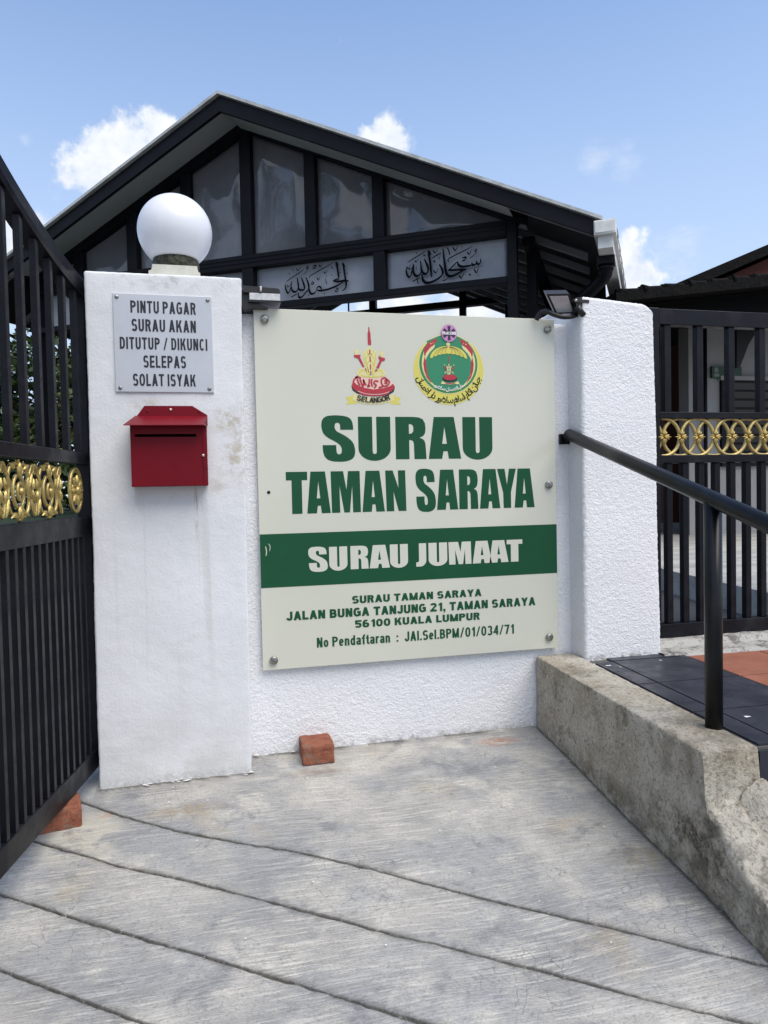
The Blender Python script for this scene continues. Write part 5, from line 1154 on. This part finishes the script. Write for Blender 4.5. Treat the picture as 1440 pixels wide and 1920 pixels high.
dp = MB().tube(catmull([(1.705, -0.16, 2.44), (1.705, -0.15, 2.36), (1.66, -0.08, 2.28), (1.30, 0.25, 2.08), (1.20, 0.40, 1.98), (1.19, 0.42, 1.6), (1.19, 0.42, 0.4)], 5), 0.045, 16); dp.box(1.645, 1.765, -0.22, -0.10, 2.37, 2.425, bev=0.004)
dp.lathe([(0.052, 0), (0.052, 0.03)], (1.705, -0.155, 2.34), n=18); dp.build('downpipe', STEEL, pv)

# ------------------------------------------------------------------ houses on the right
HS = (4.6, 6.0, 0.345)
hs_ = thing('house', 'shaded grey house with black tiled porch roof and louvred window beyond the right gate', 'house', HS)
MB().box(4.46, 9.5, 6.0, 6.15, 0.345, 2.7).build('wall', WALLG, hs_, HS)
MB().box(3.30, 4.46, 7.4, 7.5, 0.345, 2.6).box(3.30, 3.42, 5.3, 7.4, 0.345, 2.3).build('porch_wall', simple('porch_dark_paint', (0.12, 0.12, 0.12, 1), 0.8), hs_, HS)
rf = MB().prism([(3.02, 2.235), (3.02, 2.305), (9.6, 3.235), (9.6, 3.10)], 4.9, 9.4); roof_o = rf.build('roof', ROOFT, hs_, HS)
cp = MB()
for k in range(26):
    x = 3.05 + 0.20 * k; z = 2.305 + (x - 3.02) * 0.1413
    cp.tube([(x - 0.02, 4.93, z + 0.005), (x + 0.21, 4.93, z + 0.030)], [0.022, 0.018], 12); cp.tube([(x + 0.01, 4.93, z + 0.004), (x + 0.07, 4.93, z + 0.012)], [0.030 + 0.012 * (k % 2), 0.024], 12)
cp.build('verge_tile', ROOFT, roof_o, HS)
MB().prism([(3.25, 2.06), (3.25, 2.235), (9.6, 3.12), (9.6, 2.6)], 5.05, 5.12).build('fascia', simple('dark_fascia_board', (0.004, 0.004, 0.004, 1), 0.8, spec=0.05), hs_, HS)
MB().box(4.80, 5.75, 5.965, 6.0, 1.00, 1.83).build('window', STEEL, hs_, HS)
wp = bpy.data.objects[-1] if False else None
lv = MB()
for k in range(9): lv.add([(4.90, 5.955, 1.06 + 0.085 * k), (5.70, 5.955, 1.06 + 0.085 * k), (5.70, 5.93, 1.12 + 0.085 * k), (4.90, 5.93, 1.12 + 0.085 * k)], [(0, 1, 2, 3)])
lv.build('louvre', GLASSD, hs_, HS)
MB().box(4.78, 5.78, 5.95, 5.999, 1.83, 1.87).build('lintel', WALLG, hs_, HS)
MB().box(3.62, 4.40, 7.385, 7.40, 0.345, 2.0).build('door', GLASSD, hs_, HS)
MB().tube([(4.62, 5.97, 0.345), (4.62, 5.97, 2.55)], 0.018, 10).build('pipe', STEEL, hs_, HS)
MB().prism([(4.50, 2.28), (4.50, 1.85), (4.53, 1.85), (4.62, 2.05), (4.78, 2.28)], 5.40, 5.46).build('bracket', UNDER, hs_, HS)
SG = (4.69, 5.96, 1.85)
gs = thing('wall_sign', 'small dark green sign with pale picture on the shaded house wall', 'sign', SG)
MB().box(4.69, 5.02, 5.96, 5.985, 1.85, 1.96).build('board', SIGNG, gs, SG)
pt_ = MB(); pale = simple('pale_sign_print', (0.16, 0.20, 0.16, 1), 0.6)
pt_.add([(4.735 + 0.022 * math.cos(t), 5.958, 1.925 + 0.026 * math.sin(t)) for t in [2 * math.pi * i / 14 for i in range(14)]], [list(range(14))]); pt_.box(4.71, 4.765, 5.957, 5.96, 1.862, 1.89); pt_.build('picture', pale, gs, SG)
NH = (8.6, 8.4, 0.0)
nh = thing('neighbour_house', 'brown red gable end of a house rising behind the black porch roof', 'house', NH)
MB().prism([(5.6, 0.0), (5.6, 3.10), (8.9, 4.50), (12.2, 3.1), (12.2, 0.0)], 8.0, 14.0).build('wall', REDWALL, nh, NH)
for s in (-1, 1): MB().prism([(8.9, 4.66), (8.9, 4.53), (8.9 + s * 3.7, 4.53 - 1.53), (8.9 + s * 3.7, 4.66 - 1.53)], 7.75, 14.2).build('roof', ROOFT, nh, NH)

# ------------------------------------------------------------------ planting
def leaves(mb, c, rad, n, size, rnd, shell=0.35):
    for _ in range(n):
        d = Vector((rnd.gauss(0, 1), rnd.gauss(0, 1), rnd.gauss(0, 1))).normalized(); t = rnd.random() ** shell
        p = Vector(c) + Vector((d.x * rad[0], d.y * rad[1], d.z * rad[2])) * t
        a = Vector((rnd.gauss(0, 1), rnd.gauss(0, 1), rnd.gauss(0, 0.6))).normalized(); b = a.cross(Vector((rnd.gauss(0, 1), rnd.gauss(0, 1), rnd.gauss(0, 1)))).normalized()
        s = size * rnd.uniform(0.6, 1.3)
        mb.add([p - a * s, p + b * s * .42 + a * s * .1, p + a * s, p - b * s * .42 + a * s * .1], [(0, 1, 2, 3)])
def plant(name, label, cat, loc, clumps, n, size, trunk, seed, lf=(0, 1, 2)):
    rnd = random.Random(seed); t = thing(name, label, cat, loc, 0.0, 'hedges along the lawn' if cat == 'hedge' else 'trees across the road')
    mbs = [MB() for _ in lf]
    for c, r in clumps:
        for i, m_ in enumerate(mbs): leaves(m_, c, r, n // len(lf), size, rnd)
    big = MB(); mats = []
    me_ids = []
    for i, m_ in enumerate(mbs):
        big.add(m_.v, m_.f); me_ids += [i] * len(m_.f); mats.append(LEAF[lf[i]])
    o = big.build('foliage', mats, t); o.data.polygons.foreach_set('material_index', me_ids)
    tm = MB()
    for a, b, r1, r2 in trunk: tm.tube([a, tuple((Vector(a) + Vector(b)) / 2 + Vector((rnd.uniform(-.05, .05), rnd.uniform(-.05, .05), 0))), b], [r1, (r1 + r2) / 2, r2], 8)
    tm.build('trunk', BARK, t); return t
rnd = random.Random(4)
def hedge(x0, x1, label, seed, top):
    r_ = random.Random(seed); cx = (x0 + x1) / 2; cl_ = []
    for i in range(30): cl_.append(((r_.uniform(x0 - cx + .3, x1 - cx - .3), r_.uniform(-.4, .4), r_.uniform(0.25, top - .35)), (r_.uniform(.3, .55), r_.uniform(.3, .5), r_.uniform(.3, .5))))
    tr_ = [((r_.uniform(x0 - cx + .2, x1 - cx - .2), 0, -0.05), (r_.uniform(x0 - cx + .2, x1 - cx - .2), 0, top * .8), .03, .012) for _ in range(5)]
    plant('hedge', label, 'hedge', (cx, 10.6, 0.65), cl_, 260, 0.07, tr_, seed, (0, 1, 2, 3))
hedge(-3.2, -1.2, 'tall leafy dark green hedge seen between the bars of the open left gate', 21, 2.5)
hedge(-5.6, -3.2, 'leafy hedge at the far left end of the lawn, left of the tall hedge', 22, 2.3)
hedge(-1.2, 0.6, 'leafy hedge behind the smooth pillar, right of the tall hedge', 23, 2.3)
def tree(loc, h, label, seed):
    r_ = random.Random(seed); cl_ = [((r_.uniform(-1.8, 1.8), r_.uniform(-1.8, 1.8), h * r_.uniform(.5, .95)), (r_.uniform(.9, 1.5), r_.uniform(.9, 1.5), r_.uniform(.7, 1.2))) for _ in range(14)]
    tr_ = [((0, 0, -.3), (0.1, 0, h * .55), .18, .10)] + [((0.1, 0, h * .5), c, .08, .02) for c, _ in cl_[:7]]
    plant('tree', label, 'tree', loc, cl_, 150, 0.22, tr_, seed, (0, 1, 2))
tree((-9.5, -1.0, -0.47), 8.5, 'tall leafy tree across the road, mirrored in the pavilion sheets', 31)
tree((-11.5, -6.0, -0.47), 7.0, 'broad lower tree across the road behind the photographer', 32)
